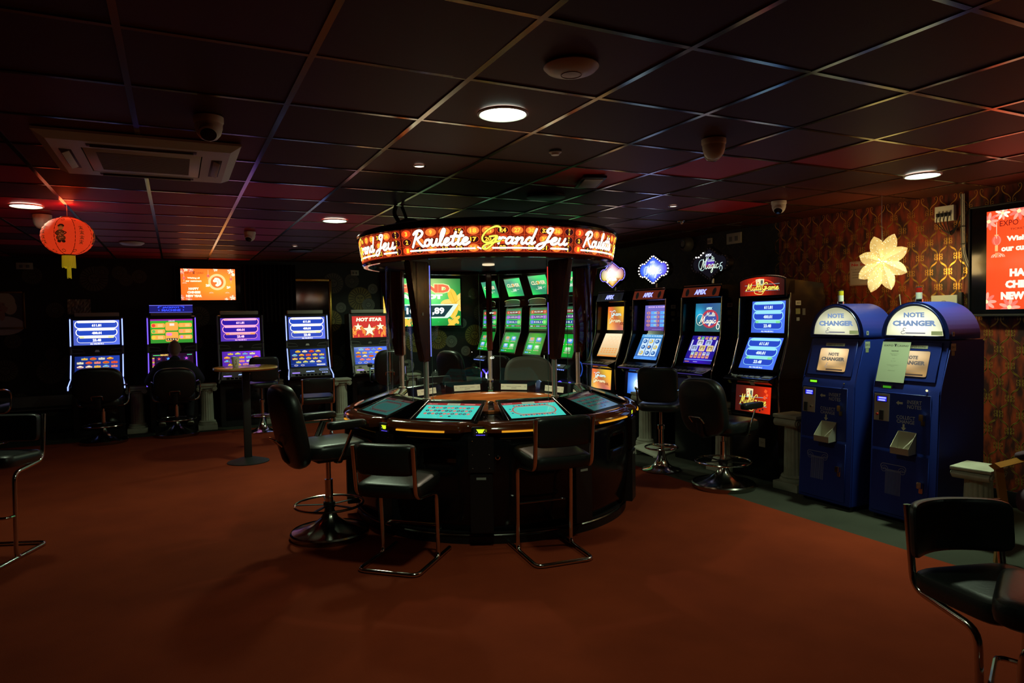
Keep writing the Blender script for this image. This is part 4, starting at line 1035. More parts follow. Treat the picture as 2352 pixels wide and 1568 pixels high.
def pic_icons(w, h):
    P = Pic(); rnd = random.Random(8); P.grad(0, 0, w, h, lambda u, v: (.015+.03*(1-abs(u-.5)*2), .01, .22+.5*(1-abs(u-.5)*2)*(1-abs(v-.4))), 8, 6); P.up()
    def ic(x, y, s):
        c = rnd.choice([(.45, .55, .9), (.8, .6, .3), (.2, .7, .3), (.8, .35, .25), (.5, .8, .8), (.7, .7, .8)])
        P.l = 1; P.rr(x-s, y-s*.8, x+s, y+s*.8, s*.3, c); P.l = 2; P.rr(x-s*.7, y-s*.3, x+s*.7, y+s*.5, s*.2, tuple(k*.4 for k in c)); P.star(x, y-s*.1, s*.5, tuple(min(1.1, k*1.5) for k in c))
    for i in range(5): ic(w*(.26+.14*i), h*.92, w*.05)
    for x in (.36, .66): ic(w*x, h*.75, w*.11)
    for x in (.22, .5, .78): ic(w*x, h*.55, w*.11)
    for r_ in range(2):
        for i in range(5): ic(w*(.22+.14*i), h*(.36-.11*r_), w*.055)
    P.l = 1; P.rr(w*.04, h*.45, w*.09, h*.85, w*.02, (.7, .75, 1.)); P.rr(w*.91, h*.45, w*.96, h*.85, w*.02, (.7, .75, 1.)); P.rect(0, h*.12, w, h*.15, (.15, .3, 1.)); P.rect(w*.04, h*.05, w*.2, h*.07, (.9, .3, .1)); P.rect(w*.35, h*.05, w*.5, h*.07, (.4, .4, .9))
    for i in range(5): P.l = 2; P.star(w*.065, h*(.5+.075*i), w*.015, (.05, .05, .3)); P.star(w*.935, h*(.5+.075*i), w*.015, (.05, .05, .3))
    return P
def pic_multigame(w, h, cards=True, arch=False):
    P = Pic()
    if arch:
        n = 18; top = [(w*i/n, h*(.72+.28*math.sqrt(max(0, 1-((i/n-.5)*2)**2*.92)))) for i in range(n+1)]
        for i in range(n):
            u = (i+.5)/n; k = math.exp(-((u-.40)*3.4)**2); c = (.02+.55*k, .004+.015*k, .004)
            P.poly([(w*i/n, 0), (w*(i+1)/n, 0), top[i+1], top[i]], c)
    else: P.grad(0, 0, w, h, lambda u, v: (.06+.75*u*u, .006+.02*u, .005), 12, 4)
    P.up(); P.ring(w*.5, h*.1, w*.36, h*.75, w*.02, (.9, .06, .02), 24, .2, pi-.2) if arch else None; P.up()
    cx = .48 if arch else .42
    for i, (dx, rot) in enumerate(((-.055, .12), (0.03, -.06))):
        x, y = w*(cx+dx), h*.72; cr, sr = cos(rot), sin(rot); hw, hh = w*.05, h*.17
        P.l = 2+i*2; P.poly([(x+a*cr-b_*sr, y+a*sr+b_*cr) for a, b_ in ((-hw, -hh), (hw, -hh), (hw, hh), (-hw, hh))], (.95, .85, .45)); P.l += 1
        if i: P.rr(x-hw*.5, y-hh*.6, x+hw*.5, y+hh*.6, hw*.3, (.10, .12, .10)); 
        else: P.text('A', x-hw*.4, y+hh*.5, hh*.5, (.8, .05, .03)); P.ell(x, y-hh*.1, hw*.4, hh*.25, (.8, .05, .03), 4)
    P.l = 6; P.line([(w*.12, h*.56), (w*.9, h*.60)], h*.022, (.2, .45, .5)); P.line([(w*.12, h*.26), (w*.9, h*.26)], h*.022, (.2, .4, .45))
    P.l = 7; P.script('Multi', w*.14, h*.30, h*.36, w*.36, (1.1, .95, .14), w*.016, outline=(.12, .01, .0)); P.l = 7
    P.script('Game', w*.50, h*.30, h*.36, w*.38, (1.1, .95, .14), w*.016, outline=(.12, .01, .0)); P.l = 9
    P.line(spl([(w*.34, h*.30), (w*.36, h*.12), (w*.50, h*.06), (w*.54, h*.18), (w*.44, h*.20)]), w*.012, (1.0, .85, .2))
    if not arch:
        for (x, y, s) in ((.86, .84, .05), (.90, .70, .04), (.84, .60, .05)): P.ell(w*x, h*y, w*s, w*s, (1.0, .10, .02), 4, .3)
        for (x, y) in ((.62, .14), (.72, .10), (.80, .16)): P.ell(w*x, h*y, w*.025, w*.025, (.03, .01, .01), 8)
    return P
def pic_clover(w, h, seed=0):
    P = Pic(); P.grad(0, 0, w, h, lambda u, v: (.03+.05*v, .62+.30*sin(3*u+4*v+seed), .14+.10*v), 6, 6); P.up()
    P.text('CLOVER', w*.5+.004, h*.62-.003, h*.20, (.05, .08, .02), w=w*.8, bold=.05); P.up(); P.text('CLOVER', w*.5, h*.62, h*.20, (1.0, .95, .6), w=w*.8, bold=.045); P.up()
    P.ell(w*.5, h*.62, h*.08, h*.10, (1.0, .45, .08), 12); P.up()
    P.script('einl', w*.36, h*.28, h*.2, w*.3, (.9, 1., .8), w*.022) if 0 else None
    P.text('Link', w*.52, h*.36, h*.17, (.95, 1.0, .85), shear=.25, bold=.04); P.line([(w*.28, h*.30), (w*.38, h*.27)], h*.02, (.9, 1., .8)); P.line([(w*.68, h*.36), (w*.8, h*.38)], h*.02, (.9, 1., .8))
    return P
def pic_clover_up(w, h):
    P = Pic(); P.grad(0, 0, w, h, lambda u, v: (.03, .30+.25*sin(4*v), .07), 4, 8); P.up()
    for r_, (c, s) in enumerate((((.65, .06, .04), '10,151.89'), ((.35, .08, .75), '1,131.51'), ((.08, .2, .9), '510.11'))):
        y = h*(.82-.22*r_); P.l = 1; P.rr(w*.2, y-h*.075, w*.8, y+h*.075, h*.03, tuple(k*.35 for k in c)); P.l = 2
        P.ell(w*.14, y, w*.11, h*.085, c, 14); P.ell(w*.86, y, w*.11, h*.085, c if r_ < 2 else (.2, .8, .2), 14); P.l = 3; P.text(s, w*.5, y, h*.08, (.9, 1., .95), w=w*.5, bold=.03)
        P.star(w*.14, y, h*.05, (1, .8, .4)); P.star(w*.86, y, h*.05, (1, .8, .4))
    P.l = 1; P.rect(0, h*.16, w, h*.24, (.01, .03, .02)); P.l = 2; P.rect(w*.05, h*.18, w*.2, h*.22, (.7, .8, .9)); P.rect(w*.24, h*.18, w*.34, h*.22, (.6, .4, .05)); P.rect(w*.38, h*.18, w*.6, h*.22, (.4, .6, .8)); P.rect(w*.64, h*.18, w*.95, h*.22, (.5, .25, .2))
    P.rect(0, 0, w, h*.08, (.005, .03, .01))
    return P
def pic_clover_low(w, h):
    P = Pic(); P.grad(0, 0, w, h, lambda u, v: (.01, .10+.45*math.exp(-((u-.5)*2.2)**2-((v-.5)*1.5)**2), .03), 8, 8); P.up()
    for c in range(2):
        for r_ in range(2):
            x, y = w*(.28+.40*c), h*(.68-.36*r_); P.l = 1
            P.rr(x-w*.14, y-h*.08, x+w*.14, y+h*.12, w*.04, ((.35, .4, .45), (.10, .35, .9), (.2, .45, .9), (.3, .7, .3))[c+2*r_]); P.l = 2; P.ell(x, y+h*.05, w*.09, h*.06, ((.8, .4, .1), (.8, .8, .9), (.7, .8, 1.), (.9, .9, .8))[c+2*r_], 12)
            for i in range(4): P.rect(x-w*.15+i*w*.08, y-h*.15, x-w*.09+i*w*.08, y-h*.11, (.65, .45, .35))
    P.l = 1; P.ell(w*.12, h*.08, w*.05, h*.035, (.1, .45, 1.), 10); P.ell(w*.22, h*.08, w*.05, h*.035, (.1, .5, .9), 10); P.rect(w*.3, h*.07, w*.42, h*.09, (.8, .8, .7))
    return P
def diamond(w, h, n=6):
    pts = []
    q2 = [(0, 1), (.2, .82), (.4, .63), (.58, .46)]+spl([(.63, .45), (.74, .47), (.88, .38), (.97, .20), (1, .0)], n)
    for sx, sy, rev in ((1, 1, 0), (1, -1, 1), (-1, -1, 0), (-1, 1, 1)):
        s = [(sx*a*w/2, sy*b_*h/2) for a, b_ in q2]
        pts += (s[::-1] if rev else s)[:-1]
    return pts
def diamond_sign(label, loc, rz, fill, bulbs, pole):
    t = thing('diamond_sign', label, 'sign', loc, rz, 'ornate diamond toppers above the right-hand machines')
    W, H = .52, .34
    b = BM(); prism(b, diamond(W, H), 0, .06, lambda u, v, tt: (u, tt, v)); obj('sign_body', b, M_BLACKM, t)
    P = Pic(); inner = diamond(W*.86, H*.84); n = len(inner)
    for ring in range(24):
        k0, k1 = 1-ring/24, 1-(ring+1)/24
        for i in range(n):
            a, c = inner[i], inner[(i+1) % n]
            P.poly([(a[0]*k0, a[1]*k0), (c[0]*k0, c[1]*k0), (c[0]*k1, c[1]*k1), (a[0]*k1, a[1]*k1)], fill((a[0]*(k0+k1)/W), (a[1]*(k0+k1)/H), ring/24))
    P.up()
    if bulbs != 'led': P.text('APEX', -.01, .085, .026, (1.0, 1.05, 1.3), bold=.03)
    if bulbs == 'few':
        P.script('Multi', -.06, .02, .05, .13, (.7, .9, .8), .005); P.script('Magic', -.12, -.05, .10, .24, (.85, 1.05, .85), .007)
        P.ring(-.10, -.01, .045, .055, .005, (.6, .9, .9), 20); P.ring(.155, -.055, .017, .026, .006, (.8, 1.1, 1.1), 16); P.line(spl([(.139, -.05), (.15, -.01), (.175, .0)]), .006, (.8, 1.1, 1.1))
    elif bulbs == 'all': P.script('Magic', -.13, -.05, .10, .26, (1.3, 1.6, 2.2), .007); P.ring(-.11, -.02, .045, .06, .005, (1.0, 1.4, 2.2), 20)
    else: P.script('Gam', -.10, .0, .07, .18, (2.5, 2.3, 2.0), .010); P.script('Gram', -.12, -.07, .07, .2, (2.5, 2.2, 1.8), .010); P.text('XXL', .12, -.06, .03, (.4, .05, .02), bold=.03)
    P.build('sign_face', M_LIT, plane((0, -.0015, 0), (1, 0, 0), (0, 0, 1)), t)
    edge = diamond(W*.95, H*.93, 3)
    segs = [math.dist(edge[i], edge[(i+1) % len(edge)]) for i in range(len(edge))]; tot = sum(segs); m = 34; ev = []
    for q in range(m):
        s_ = (q+.5)*tot/m; i = 0
        while s_ > segs[i]: s_ -= segs[i]; i += 1
        a, c = edge[i], edge[(i+1) % len(edge)]; u = s_/segs[i]; ev.append((a[0]+(c[0]-a[0])*u, a[1]+(c[1]-a[1])*u))
    edge0, edge = edge, ev; lit = emit('bulb_lit', (1., .92, .88), 4.0); dim = mat('bulb_off', (.16, .15, .16), .2); led = emit('led_violet', (.25, .18, 1.), 2.0)
    pr = None
    if bulbs == 'led':
        b = BM(); tube(b, [(p[0], -.004, p[1]) for p in edge0], .004, 5, True); obj('led_border', b, led, t, label='violet light border')
    ec = [i for i in range(0, m, 1)]
    for i in ec:
        on = bulbs == 'all' or (bulbs == 'few' and -.19 < edge[i][0] < -.06 and edge[i][1] > .06) or (bulbs == 'led' and i % 6 == 0)
        b = BM(); bmesh.ops.create_icosphere(b, subdivisions=2, radius=.0075 if bulbs != 'led' else .004, matrix=Matrix.Translation((edge[i][0], -.006, edge[i][1]))); obj('bulb', b, lit if on else dim, t)
    b = BM(); tube(b, [(.02, .03, -H/2+.02), (.02, .03, -H/2-.028)], .012, 8); obj('sign_pole', b, M_DCHROME, t)
    return t
RZR = R(-87)
def tall_cabinet(label, y, up, low, header, belly, kind, x=4.86, dy=0., screens=((.375, .294, 1.33), (.39, .316, 1.006))):
    """local frame: -y faces the player, x to his right; depth origin at the header front"""
    t = thing('slot_machine', label, 'slot machine', (x, y, 0), RZR, 'tall upright slot machines along the right-hand wall')
    prof = [(.50, 0), (-.12, 0), (-.12, .56), (-.15, .60), (-.13, .86), (-.235, .90), (-.235, .925), (-.10, .965), (-.07+dy, .985), (.10+dy, 1.305), (.13+dy, 1.66), (.05, 1.68), (-.01, 1.69), (.03, 1.80), (.12, 1.81), (.50, 1.78)]
    b = BM(); xprof(b, prof, .53); bmesh.ops.bevel(b, geom=b.edges[:], offset=.005, segments=2, affect='EDGES'); obj('cabinet', b, M_BLACK, t)
    for s in (-1, 1):   # side cheeks stand forward of the recessed screens
        ck = [(.5, .9), (-.14, .93), (-.10, 1.0), (.00, 1.30), (.02, 1.68), (.5, 1.68)]
        b = BM(); prism(b, ck, s*.262, s*.280, lambda u, v, tt: (tt, u, v)); bmesh.ops.bevel(b, geom=b.edges[:], offset=.004, segments=2, affect='EDGES'); obj('side_cheek', b, M_BLACK, t)
        b = BM(); tube(b, fillet([(s*.284, .015, 1.69), (s*.284, -.005, 1.30), (s*.284, -.105, 1.0), (s*.288, -.145, .93)]+([(s*.288, -.14, .62)] if s > 0 else []), .05), .0075, 8); obj('chrome_edge', b, M_CHROME, t)
    (w1, h1, z1), (w2, h2, z2) = screens
    d1 = Vector((0, .03, .37)).normalized(); d2 = Vector((0, .17, .32)).normalized()
    up(w1, h1).clip(0, 0, 9, 9).build('upper_screen', M_SCR, plane(Vector((-w1/2, .0985+dy+(z1-1.305)*.0845, z1)), (1, 0, 0), d1), t)
    low(w2, h2).build('lower_screen', M_SCR, plane(Vector((-w2/2, -.0715+dy+(z2-.985)*.531, z2)), (1, 0, 0), d2), t)
    if kind == 'apex':
        P = Pic(); P.rect(-.26, 0, .26, .105, header, 4); P.up()
        for s in (-1, 1): P.ell(s*.19, .05, .026, .042, (.004, .004, .004), 16, -.1*s)
        P.up(); P.text('APEX', 0, .052, .056, (.55, .62, 2.2), w=.165, bold=.07)
        P.build('header_sign', M_LIT, plane(Vector((0, -.0115, 1.692)), (1, 0, 0), Vector((0, .04, .11)).normalized()), t)
        b = BM(); tube(b, [(-.26, .03, 1.812), (.26, .03, 1.812)], .006, 8); obj('header_trim', b, M_CHROME, t)
    else:
        P = pic_multigame(.50, .17, arch=True); P.build('header_sign', M_LIT, plane(Vector((-.25, -.0215, 1.675)), (1, 0, 0), (0, 0, 1)), t)
        b = BM(); n = 18; W, H = .53, .185
        arc = [(W*(i/n-.5), H*(.72+.28*math.sqrt(max(0, 1-((i/n-.5)*2)**2*.92)))) for i in range(n+1)]
        prism(b, [(-W/2, -.01)]+arc+[(W/2, -.01)], -.02, .10, lambda u, v, tt: (u, tt+.0, 1.668+v)); obj('header_box', b, M_BLACK, t)
        b = BM(); tube(b, [(u, -.012, 1.674+v) for u, v in arc], .005, 6); obj('header_trim', b, M_CHROME, t)
    b = BM()
    for i in range(5): box(b, (-.17+.065*i, -.19, .937), (.048, .035, .012), RX(16), .003)
    box(b, (.19, -.18, .94), (.09, .05, .012), RX(16), .003); obj('button', b, mat('button_cap', (.32, .33, .28), .35), t)
    b = BM(); tube(b, [(-.26, -.242, .913), (.26, -.242, .913)], .004, 6); obj('deck_trim', b, emit('deck_glow', (.10, .06, .5), .35) if kind == 'apex' else M_DCHROME, t)
    if belly: belly(.40, .24).build('belly_glass', M_LIT, plane(Vector((-.20, -.1525, .61)), (1, 0, 0), Vector((0, .02, .26)).normalized()), t)
    for rc in ((-.235, 0, -.205, .05, (.35, .36, .10)), (.02, .0, .07, .035, (.5, .5, .45))):
        P = Pic(); P.rect(*rc); P.build('sticker', attr_mat('paper_print', False), plane(Vector((0, -.19, .865)), (1, 0, 0), Vector((0, -.04, .05)).normalized()), t)
    P = Pic(); P.rect(.05, .30, .12, .38, (.42, .40, .30)); P.up(); P.text('18+', .085, .34, .02, (.2, .15, .1)); P.build('base_sticker', attr_mat('paper_print', False), plane(Vector((.0, -.121, 0)), (1, 0, 0), (0, 0, 1)), t)
    for nm, (a, z0, w_, h_, c) in enumerate(((.04, 1.58, .07, .04, (.42, .42, .34)), (.04, 1.50, .06, .05, (.16, .16, .06)), (.05, 1.44, .04, .03, (.2, .2, .17)), (.13, 1.49, .04, .06, (.08, .08, .07)))):
        P = Pic(); P.rect(a, z0, a+w_, z0+h_, c)
        if nm == 0: P.up(); P.text('A03' if kind == 'multi' else 'A0'+str(int(y) % 5), a+w_/2, z0+h_/2, .022, (.04, .04, .03), bold=.03)
        P.build('side_sticker', attr_mat('paper_print', False), lambda a, b_, d: (.281+d, a+.05, b_), t)
    return t
def belly_gold(w, h):
    P = pic_gold(w, h); return P
def belly_blue(w, h):
    P = Pic(); P.grad(0, 0, w, h, lambda u, v: (.02+1.6*math.exp(-((u-.62)*3.4)**2-((v-.45)*3)**2), .12+1.8*math.exp(-((u-.62)*3)**2-((v-.45)*2.6)**2), .55+2.0*math.exp(-((u-.6)*2.6)**2-((v-.45)*2.2)**2)), 14, 10); P.up()
    P.ring(w*.42, h*.45, w*.13, h*.22, w*.012, (1.2, 1.8, 2.4), 24); P.script('Magic', w*.3, h*.28, h*.4, w*.5, (1.8, 2.2, 2.4), w*.016)
    return P
def belly_magic(w, h):
    P = Pic(); P.rect(0, 0, w, h, (.003, .004, .01)); P.up(); P.ell(w*.45, h*.5, w*.18, h*.3, (.25, .02, .04), 20); P.ell(w*.4, h*.7, w*.25, h*.16, (.02, .08, .25), 20); P.up(); P.ring(w*.35, h*.5, w*.1, h*.22, w*.012, (.7, .8, .6), 24); P.script('Magic', w*.3, h*.3, h*.4, w*.45, (.7, .8, .6), w*.014)
    return P
tall_cabinet('tall slot machine with golden script screens and black lettered header', 7.10, pic_gold, lambda w, h: pic_gold(w, h, True), (.006, .006, .010), belly_gold, 'apex')
tall_cabinet('tall slot machine with blue reels on its lower screen, under the glowing blue diamond sign', 6.33, pic_paytable, pic_reels, (.10, .014, .006), belly_blue, 'apex')
tall_cabinet('tall slot machine with teal script upper screen, under the dark diamond sign', 5.46, pic_magic, pic_icons, (.085, .012, .005), belly_magic, 'apex')
tall_cabinet('tall slot machine with arched red card-game header and two blue jackpot screens', 4.62, lambda w, h: pic_jackpots(w, h, 'pale', True), lambda w, h: pic_jackpots(w, h, 'pale', True), None, lambda w, h: pic_multigame(w, h), 'multi', dy=-.05)
diamond_sign('diamond sign glowing orange and violet, nearest the roulette canopy', (4.86, 7.03, 2.015), RZR, lambda u, v, k: (.45+1.8*k+.5*max(0, -v), .16+1.6*k+.35*max(0, -v)+.3*max(0, -u), .45*max(0, v+.3)+1.3*k), 'led', True)
diamond_sign('bright blue diamond sign ringed by white bulbs', (4.84, 6.20, 2.02), RZR, lambda u, v, k: (.03+1.8*k*k*1.2+.15*max(0, u), .10+.35*k+1.8*k*k, 1.0+1.6*k), 'all', True)
diamond_sign('dark diamond sign with pale script and four lit bulbs', (4.84, 5.30, 2.02), RZR, lambda u, v, k: ((.22, .01, .05) if v < -.08 else (.09, .03, .42)) if (u*u+v*v*1.0) < .07 else (.004, .004, .008), 'few', True)
# green machines further along, each with a tilted monitor above
def clover_machine(label, y):
    t = thing('slot_machine', label, 'slot machine', (4.95, y, 0), RZR, 'green twin-screen slot machines by the back corner')
    prof = [(.45, 0), (-.10, 0), (-.10, .60), (-.22, .74), (-.24, .80), (-.10, .90), (-.155, .925), (-.15, .94), (-.03, 1.27), (-.03, 1.29), (.0, 1.66), (.05, 1.70), (.05, 1.79), (.45, 1.79)]
    b = BM(); xprof(b, prof, .54); bmesh.ops.bevel(b, geom=b.edges[:], offset=.005, segments=2, affect='EDGES'); obj('cabinet', b, M_BLACK, t)
    pic_clover_up(.50, .35).clip(0, 0, 9, 9).build('upper_screen', M_SCR, plane(Vector((-.25, -.0305, 1.300)), (1, 0, 0), Vector((0, .03, .37)).normalized()), t)
    pic_clover_low(.50, .335).build('lower_screen', M_SCR, plane(Vector((-.25, -.1485, .948)), (1, 0, 0), Vector((0, .12, .33)).normalized()), t)
    b = BM(); fr = [(-.262, -.155, .935), (-.262, -.034, 1.28), (-.262, -.004, 1.655), (.262, -.004, 1.655), (.262, -.034, 1.28), (.262, -.155, .935)]
    tube(b, fr, .004, 6, True); tube(b, [fr[1], fr[4]], .004, 6); obj('screen_frame', b, M_CHROME, t)
    b = BM(); n = 14; arc = [(.25*(i/n*2-1), .07+.035*math.sqrt(max(0, 1-(i/n*2-1)**2*.9))) for i in range(n+1)]
    prism(b, [(-.25, 0)]+arc+[(.25, 0)], -.03, .10, lambda u, v, tt: (u, tt, 1.69+v)); hd = obj('header_box', b, M_BLACK, t)
    b = BM(); tube(b, [(-.25, -.034, 1.695)]+[(u, -.034, 1.69+v) for u, v in arc]+[(.25, -.034, 1.695)], .006, 6, True); obj('header_trim', b, M_CHROME, hd)
    P = Pic(); P.rect(-.15, 0, .15, .07, (.05, .055, .05)); P.up(); P.ell(.0, .045, .035, .012, (.4, .6, 1.4), 12); P.build('deck_display', M_LIT, plane(Vector((0, -.235, .81)), (1, 0, 0), Vector((0, .13, .09)).normalized()), t)
    P = Pic()
    for i in range(9): P.rect(-.2+.045*i, 0, -.17+.045*i, .016, (.25, .4, 1.3))
    P.build('button_lights', M_LIT, plane(Vector((0, -.243, .775)), (1, 0, 0), (0, -.1, .5)), t)
    P = Pic(); c = (.20, .12, 1.6)
    P.line(spl([(-.20, .0), (-.19, .12), (-.12, .17), (-.03, .12)]), .035, c); P.line(spl([(.20, .0), (.19, .12), (.12, .17), (.03, .12)]), .035, c); P.up(); P.poly([(-.03, .02), (.03, .02), (.012, .13), (-.012, .13)], (2., 2., 2.4))
    P.build('belly_lights', M_LIT, plane(Vector((0, -.106, .42)), (1, 0, 0), (0, 0, 1)), t)
    return t
def clover_monitor(label, y, seed):
    t = thing('hanging_monitor', label, 'monitor', (4.96, y, 2.0), RZR, 'tilted green monitors above the green machines')
    b = BM(); box(b, (0, 0, 0), (.54, .05, .335), RX(18), .006); obj('monitor_case', b, M_BLACKM, t)
    m = RX(18); o = m@Vector((-.255, -.0265, -.148))
    pic_clover(.51, .296, seed).build('screen', M_SCR, plane(o, m@Vector((1, 0, 0)), m@Vector((0, 0, 1))), t)
    b = BM(); tube(b, [(0, .03, .02), (0, .14, .10), (0, .14, CEIL-2.0)], .015, 8); obj('bracket', b, M_BLACKM, t)
    return t
for i, (y, lb) in enumerate(((10.88, 'furthest, beside the grand jackpot television'), (9.95, 'second from the back corner'), (9.10, 'third from the back corner'), (8.20, 'nearest, half behind the canopy posts'))):
    clover_machine('green slot machine, '+lb, y)
    clover_monitor('tilted green monitor above the green machine '+['furthest back', 'second from the corner', 'third from the corner', 'nearest the roulette table'][i], y-.03, i)
# ------------------------------------------------------------------ televisions
def pic_cny(w, h, k=1., g=1.):
    """festive greeting slide, red-orange"""
    P = Pic(); s = h
    P.grad(0, 0, w, h, lambda u, v: (1.15*k, (.085*g+.16*g*math.exp(-((u-.72)**2*5+(v-.5)**2*6)))*k*1.1, (.018+.02*u)*k), 10, 6); P.up()
    def flower(x, y, r, c1, c2, n=9):
        for i in range(n):
            a = 2*pi*i/n; P.l = 1+(i % 2); P.ell(x+r*.55*cos(a), y+r*.55*sin(a), r*.46, r*.17, c1 if i % 2 else c2, 8, a)
        P.l = 3; P.ell(x, y, r*.2, r*.2, (1.4, 1.2, .5), 12)
    pk, lp, wh = (1.2, .22, .16), (1.3, .45, .32), (1.5, 1.3, .9)
    for (x, y, r, a, b_) in ((.02, .90, .13, pk, lp), (.15, .97, .10, lp, wh), (.30, .97, .13, pk, lp), (.00, .08, .14, pk, lp), (.22, .02, .14, pk, lp), (1.02, .98, .10, lp, wh), (w/s-.14, .93, .14, lp, wh), (w/s-.06, .82, .08, wh, wh), (w/s-.10, .07, .13, lp, wh), (w/s-.28, .02, .08, lp, wh)):
        flower(x*s, y*s, r*s*.72, a, b_)
    P.l = 1
    for (x, y) in ((.095, .72), (.80, .80), (w/s-.13, .70)):
        X, Y = x*s, y*s; P.l = 1; P.line([(X, Y), (X, Y+.16*s)], s*.004, wh); P.ell(X, Y-.02*s, .045*s, .05*s, (1.2, .16, .10), 14); P.l = 2; P.ring(X+.005*s, Y-.02*s, .03*s, .048*s, .004*s, lp, 16); P.rect(X-.018*s, Y+.028*s, X+.018*s, Y+.038*s, (1.2, .6, .2)); P.rect(X-.014*s, Y-.13*s, X+.014*s, Y-.07*s, (1.2, .55, .2)); P.rect(X-.012*s, Y-.18*s, X+.012*s, Y-.145*s, (1.1, .4, .15))
    for (x, y) in ((.11, .53), (.88, .22), (w/s-.25, .22)):
        for dx, r in ((-.035, .028), (.035, .028), (0, .04)):
            for q in (1, .6): P.l = 1; P.ring((x+dx)*s, y*s, r*s*q, r*s*q, .005*s, (1.3, .75, .5), 10, 0, pi)
    DR = (.16, .006, .006)
    P.l = 3; P.text('EXPO', .21*s, .865*s, .055*s, DR, w=.17*s, bold=.0); P.text('CASINO', .56*s, .865*s, .05*s, DR, w=.21*s); P.rect(.34*s, .900*s, .42*s, .912*s, (.02, .004, .02)); P.rect(.355*s, .89*s, .405*s, .897*s, (.02, .004, .02))
    for i in range(3): P.rect((.358+.017*i)*s, .83*s, (.370+.017*i)*s, .885*s, (.03, .004, .02))
    P.text('TICKETS  SLOTS', .37*s, .800*s, .018*s, DR, w=.30*s)
    P.text('Wishing all', .37*s, .70*s, .066*s, wh, w=.36*s, bold=.05); P.text('our customers', .37*s, .61*s, .056*s, wh, w=.46*s, bold=.05)
    for i, (t_, ww) in enumerate((('HAPPY', .30), ('CHINESE', .38), ('NEW YEAR', .46))): P.text(t_, .37*s, (.365-.115*i)*s, .078*s, wh, w=ww*s, bold=.07)
    cx, cy = 1.06*s, .58*s
    P.l = 3; P.ell(cx, cy, .26*s, .26*s, (1.4, .85, .35), 40); P.l = 4; P.ell(cx, cy, .19*s, .19*s, (1.25, .22, .04), 36)
    for i in range(40): a = 2*pi*i/40; P.ell(cx+.225*s*cos(a), cy+.225*s*sin(a), .008*s, .008*s, (1.3, .6, .15), 6)
    P.l = 5   # horse head
    H = [(-.02, .14), (.06, .12), (.11, .05), (.13, -.02), (.11, -.08), (.06, -.12), (.01, -.145), (-.04, -.13), (-.06, -.09), (-.02, -.06), (.00, -.02), (-.04, .0), (-.09, -.01), (-.125, .02), (-.12, .055), (-.08, .10), (-.07, .135)]
    hp = [(cx+a*s, cy+b_*s) for a, b_ in H]
    for tri in ((0, 1, 16), (1, 15, 16), (1, 2, 15), (2, 14, 15), (2, 11, 14), (11, 12, 14), (12, 13, 14), (2, 10, 11), (2, 3, 10), (3, 9, 10), (3, 4, 9), (4, 5, 9), (5, 8, 9), (5, 6, 8), (6, 7, 8)): P.poly([hp[i] for i in tri], wh)
    P.l = 6; P.line([(cx-.06*s, cy+.06*s), (cx-.04*s, cy+.065*s)], .008*s, (1.2, .2, .04)); P.line(spl([(cx+.01*s, cy+.08*s), (cx+.05*s, cy+.0*s), (cx+.03*s, cy-.07*s)]), .008*s, (1.2, .2, .04))
    P.l = 6; P.text('20', .78*s, .47*s, .085*s, wh, w=.12*s, bold=.08); P.text('26', 1.40*s, .41*s, .085*s, wh, w=.12*s, bold=.08)
    return P
def tv(label, loc, rz, W, H, content, cw, ch, offs=(0, 0)):
    t = thing('television', label, 'television', loc, rz)
    b = BM(); box(b, (0, .03, 0), (W, .05, H), bev=.008); obj('tv_case', b, M_BLACK, t)
    b = BM()
    for s in ((0, H/2-.006, W, .012), (0, -H/2+.008, W, .016), (-W/2+.006, 0, .012, H), (W/2-.006, 0, .012, H)): box(b, (s[0], .002, s[1]), (s[2], .012, s[3]), bev=.002)
    obj('bezel', b, M_BLACKSOFT, t)
    b = BM(); box(b, (0, .07, 0), (W*.4, .05, H*.4)); obj('wall_mount', b, M_BLACKSOFT, t)
    P = content(cw, ch).clip(0, 0, cw, ch); P.build('screen', M_SCR, plane((offs[0]-cw/2, .0045, offs[1]-ch/2), (1, 0, 0), (0, 0, 1)), t)
    return t
tv('television with orange new-year greeting, on the back wall above the jackpot-topper machine', (.470, 11.30, 2.085), 0, .92, .555, lambda w, h: pic_cny(w, h, 1.15, 1.6), .755, .47)
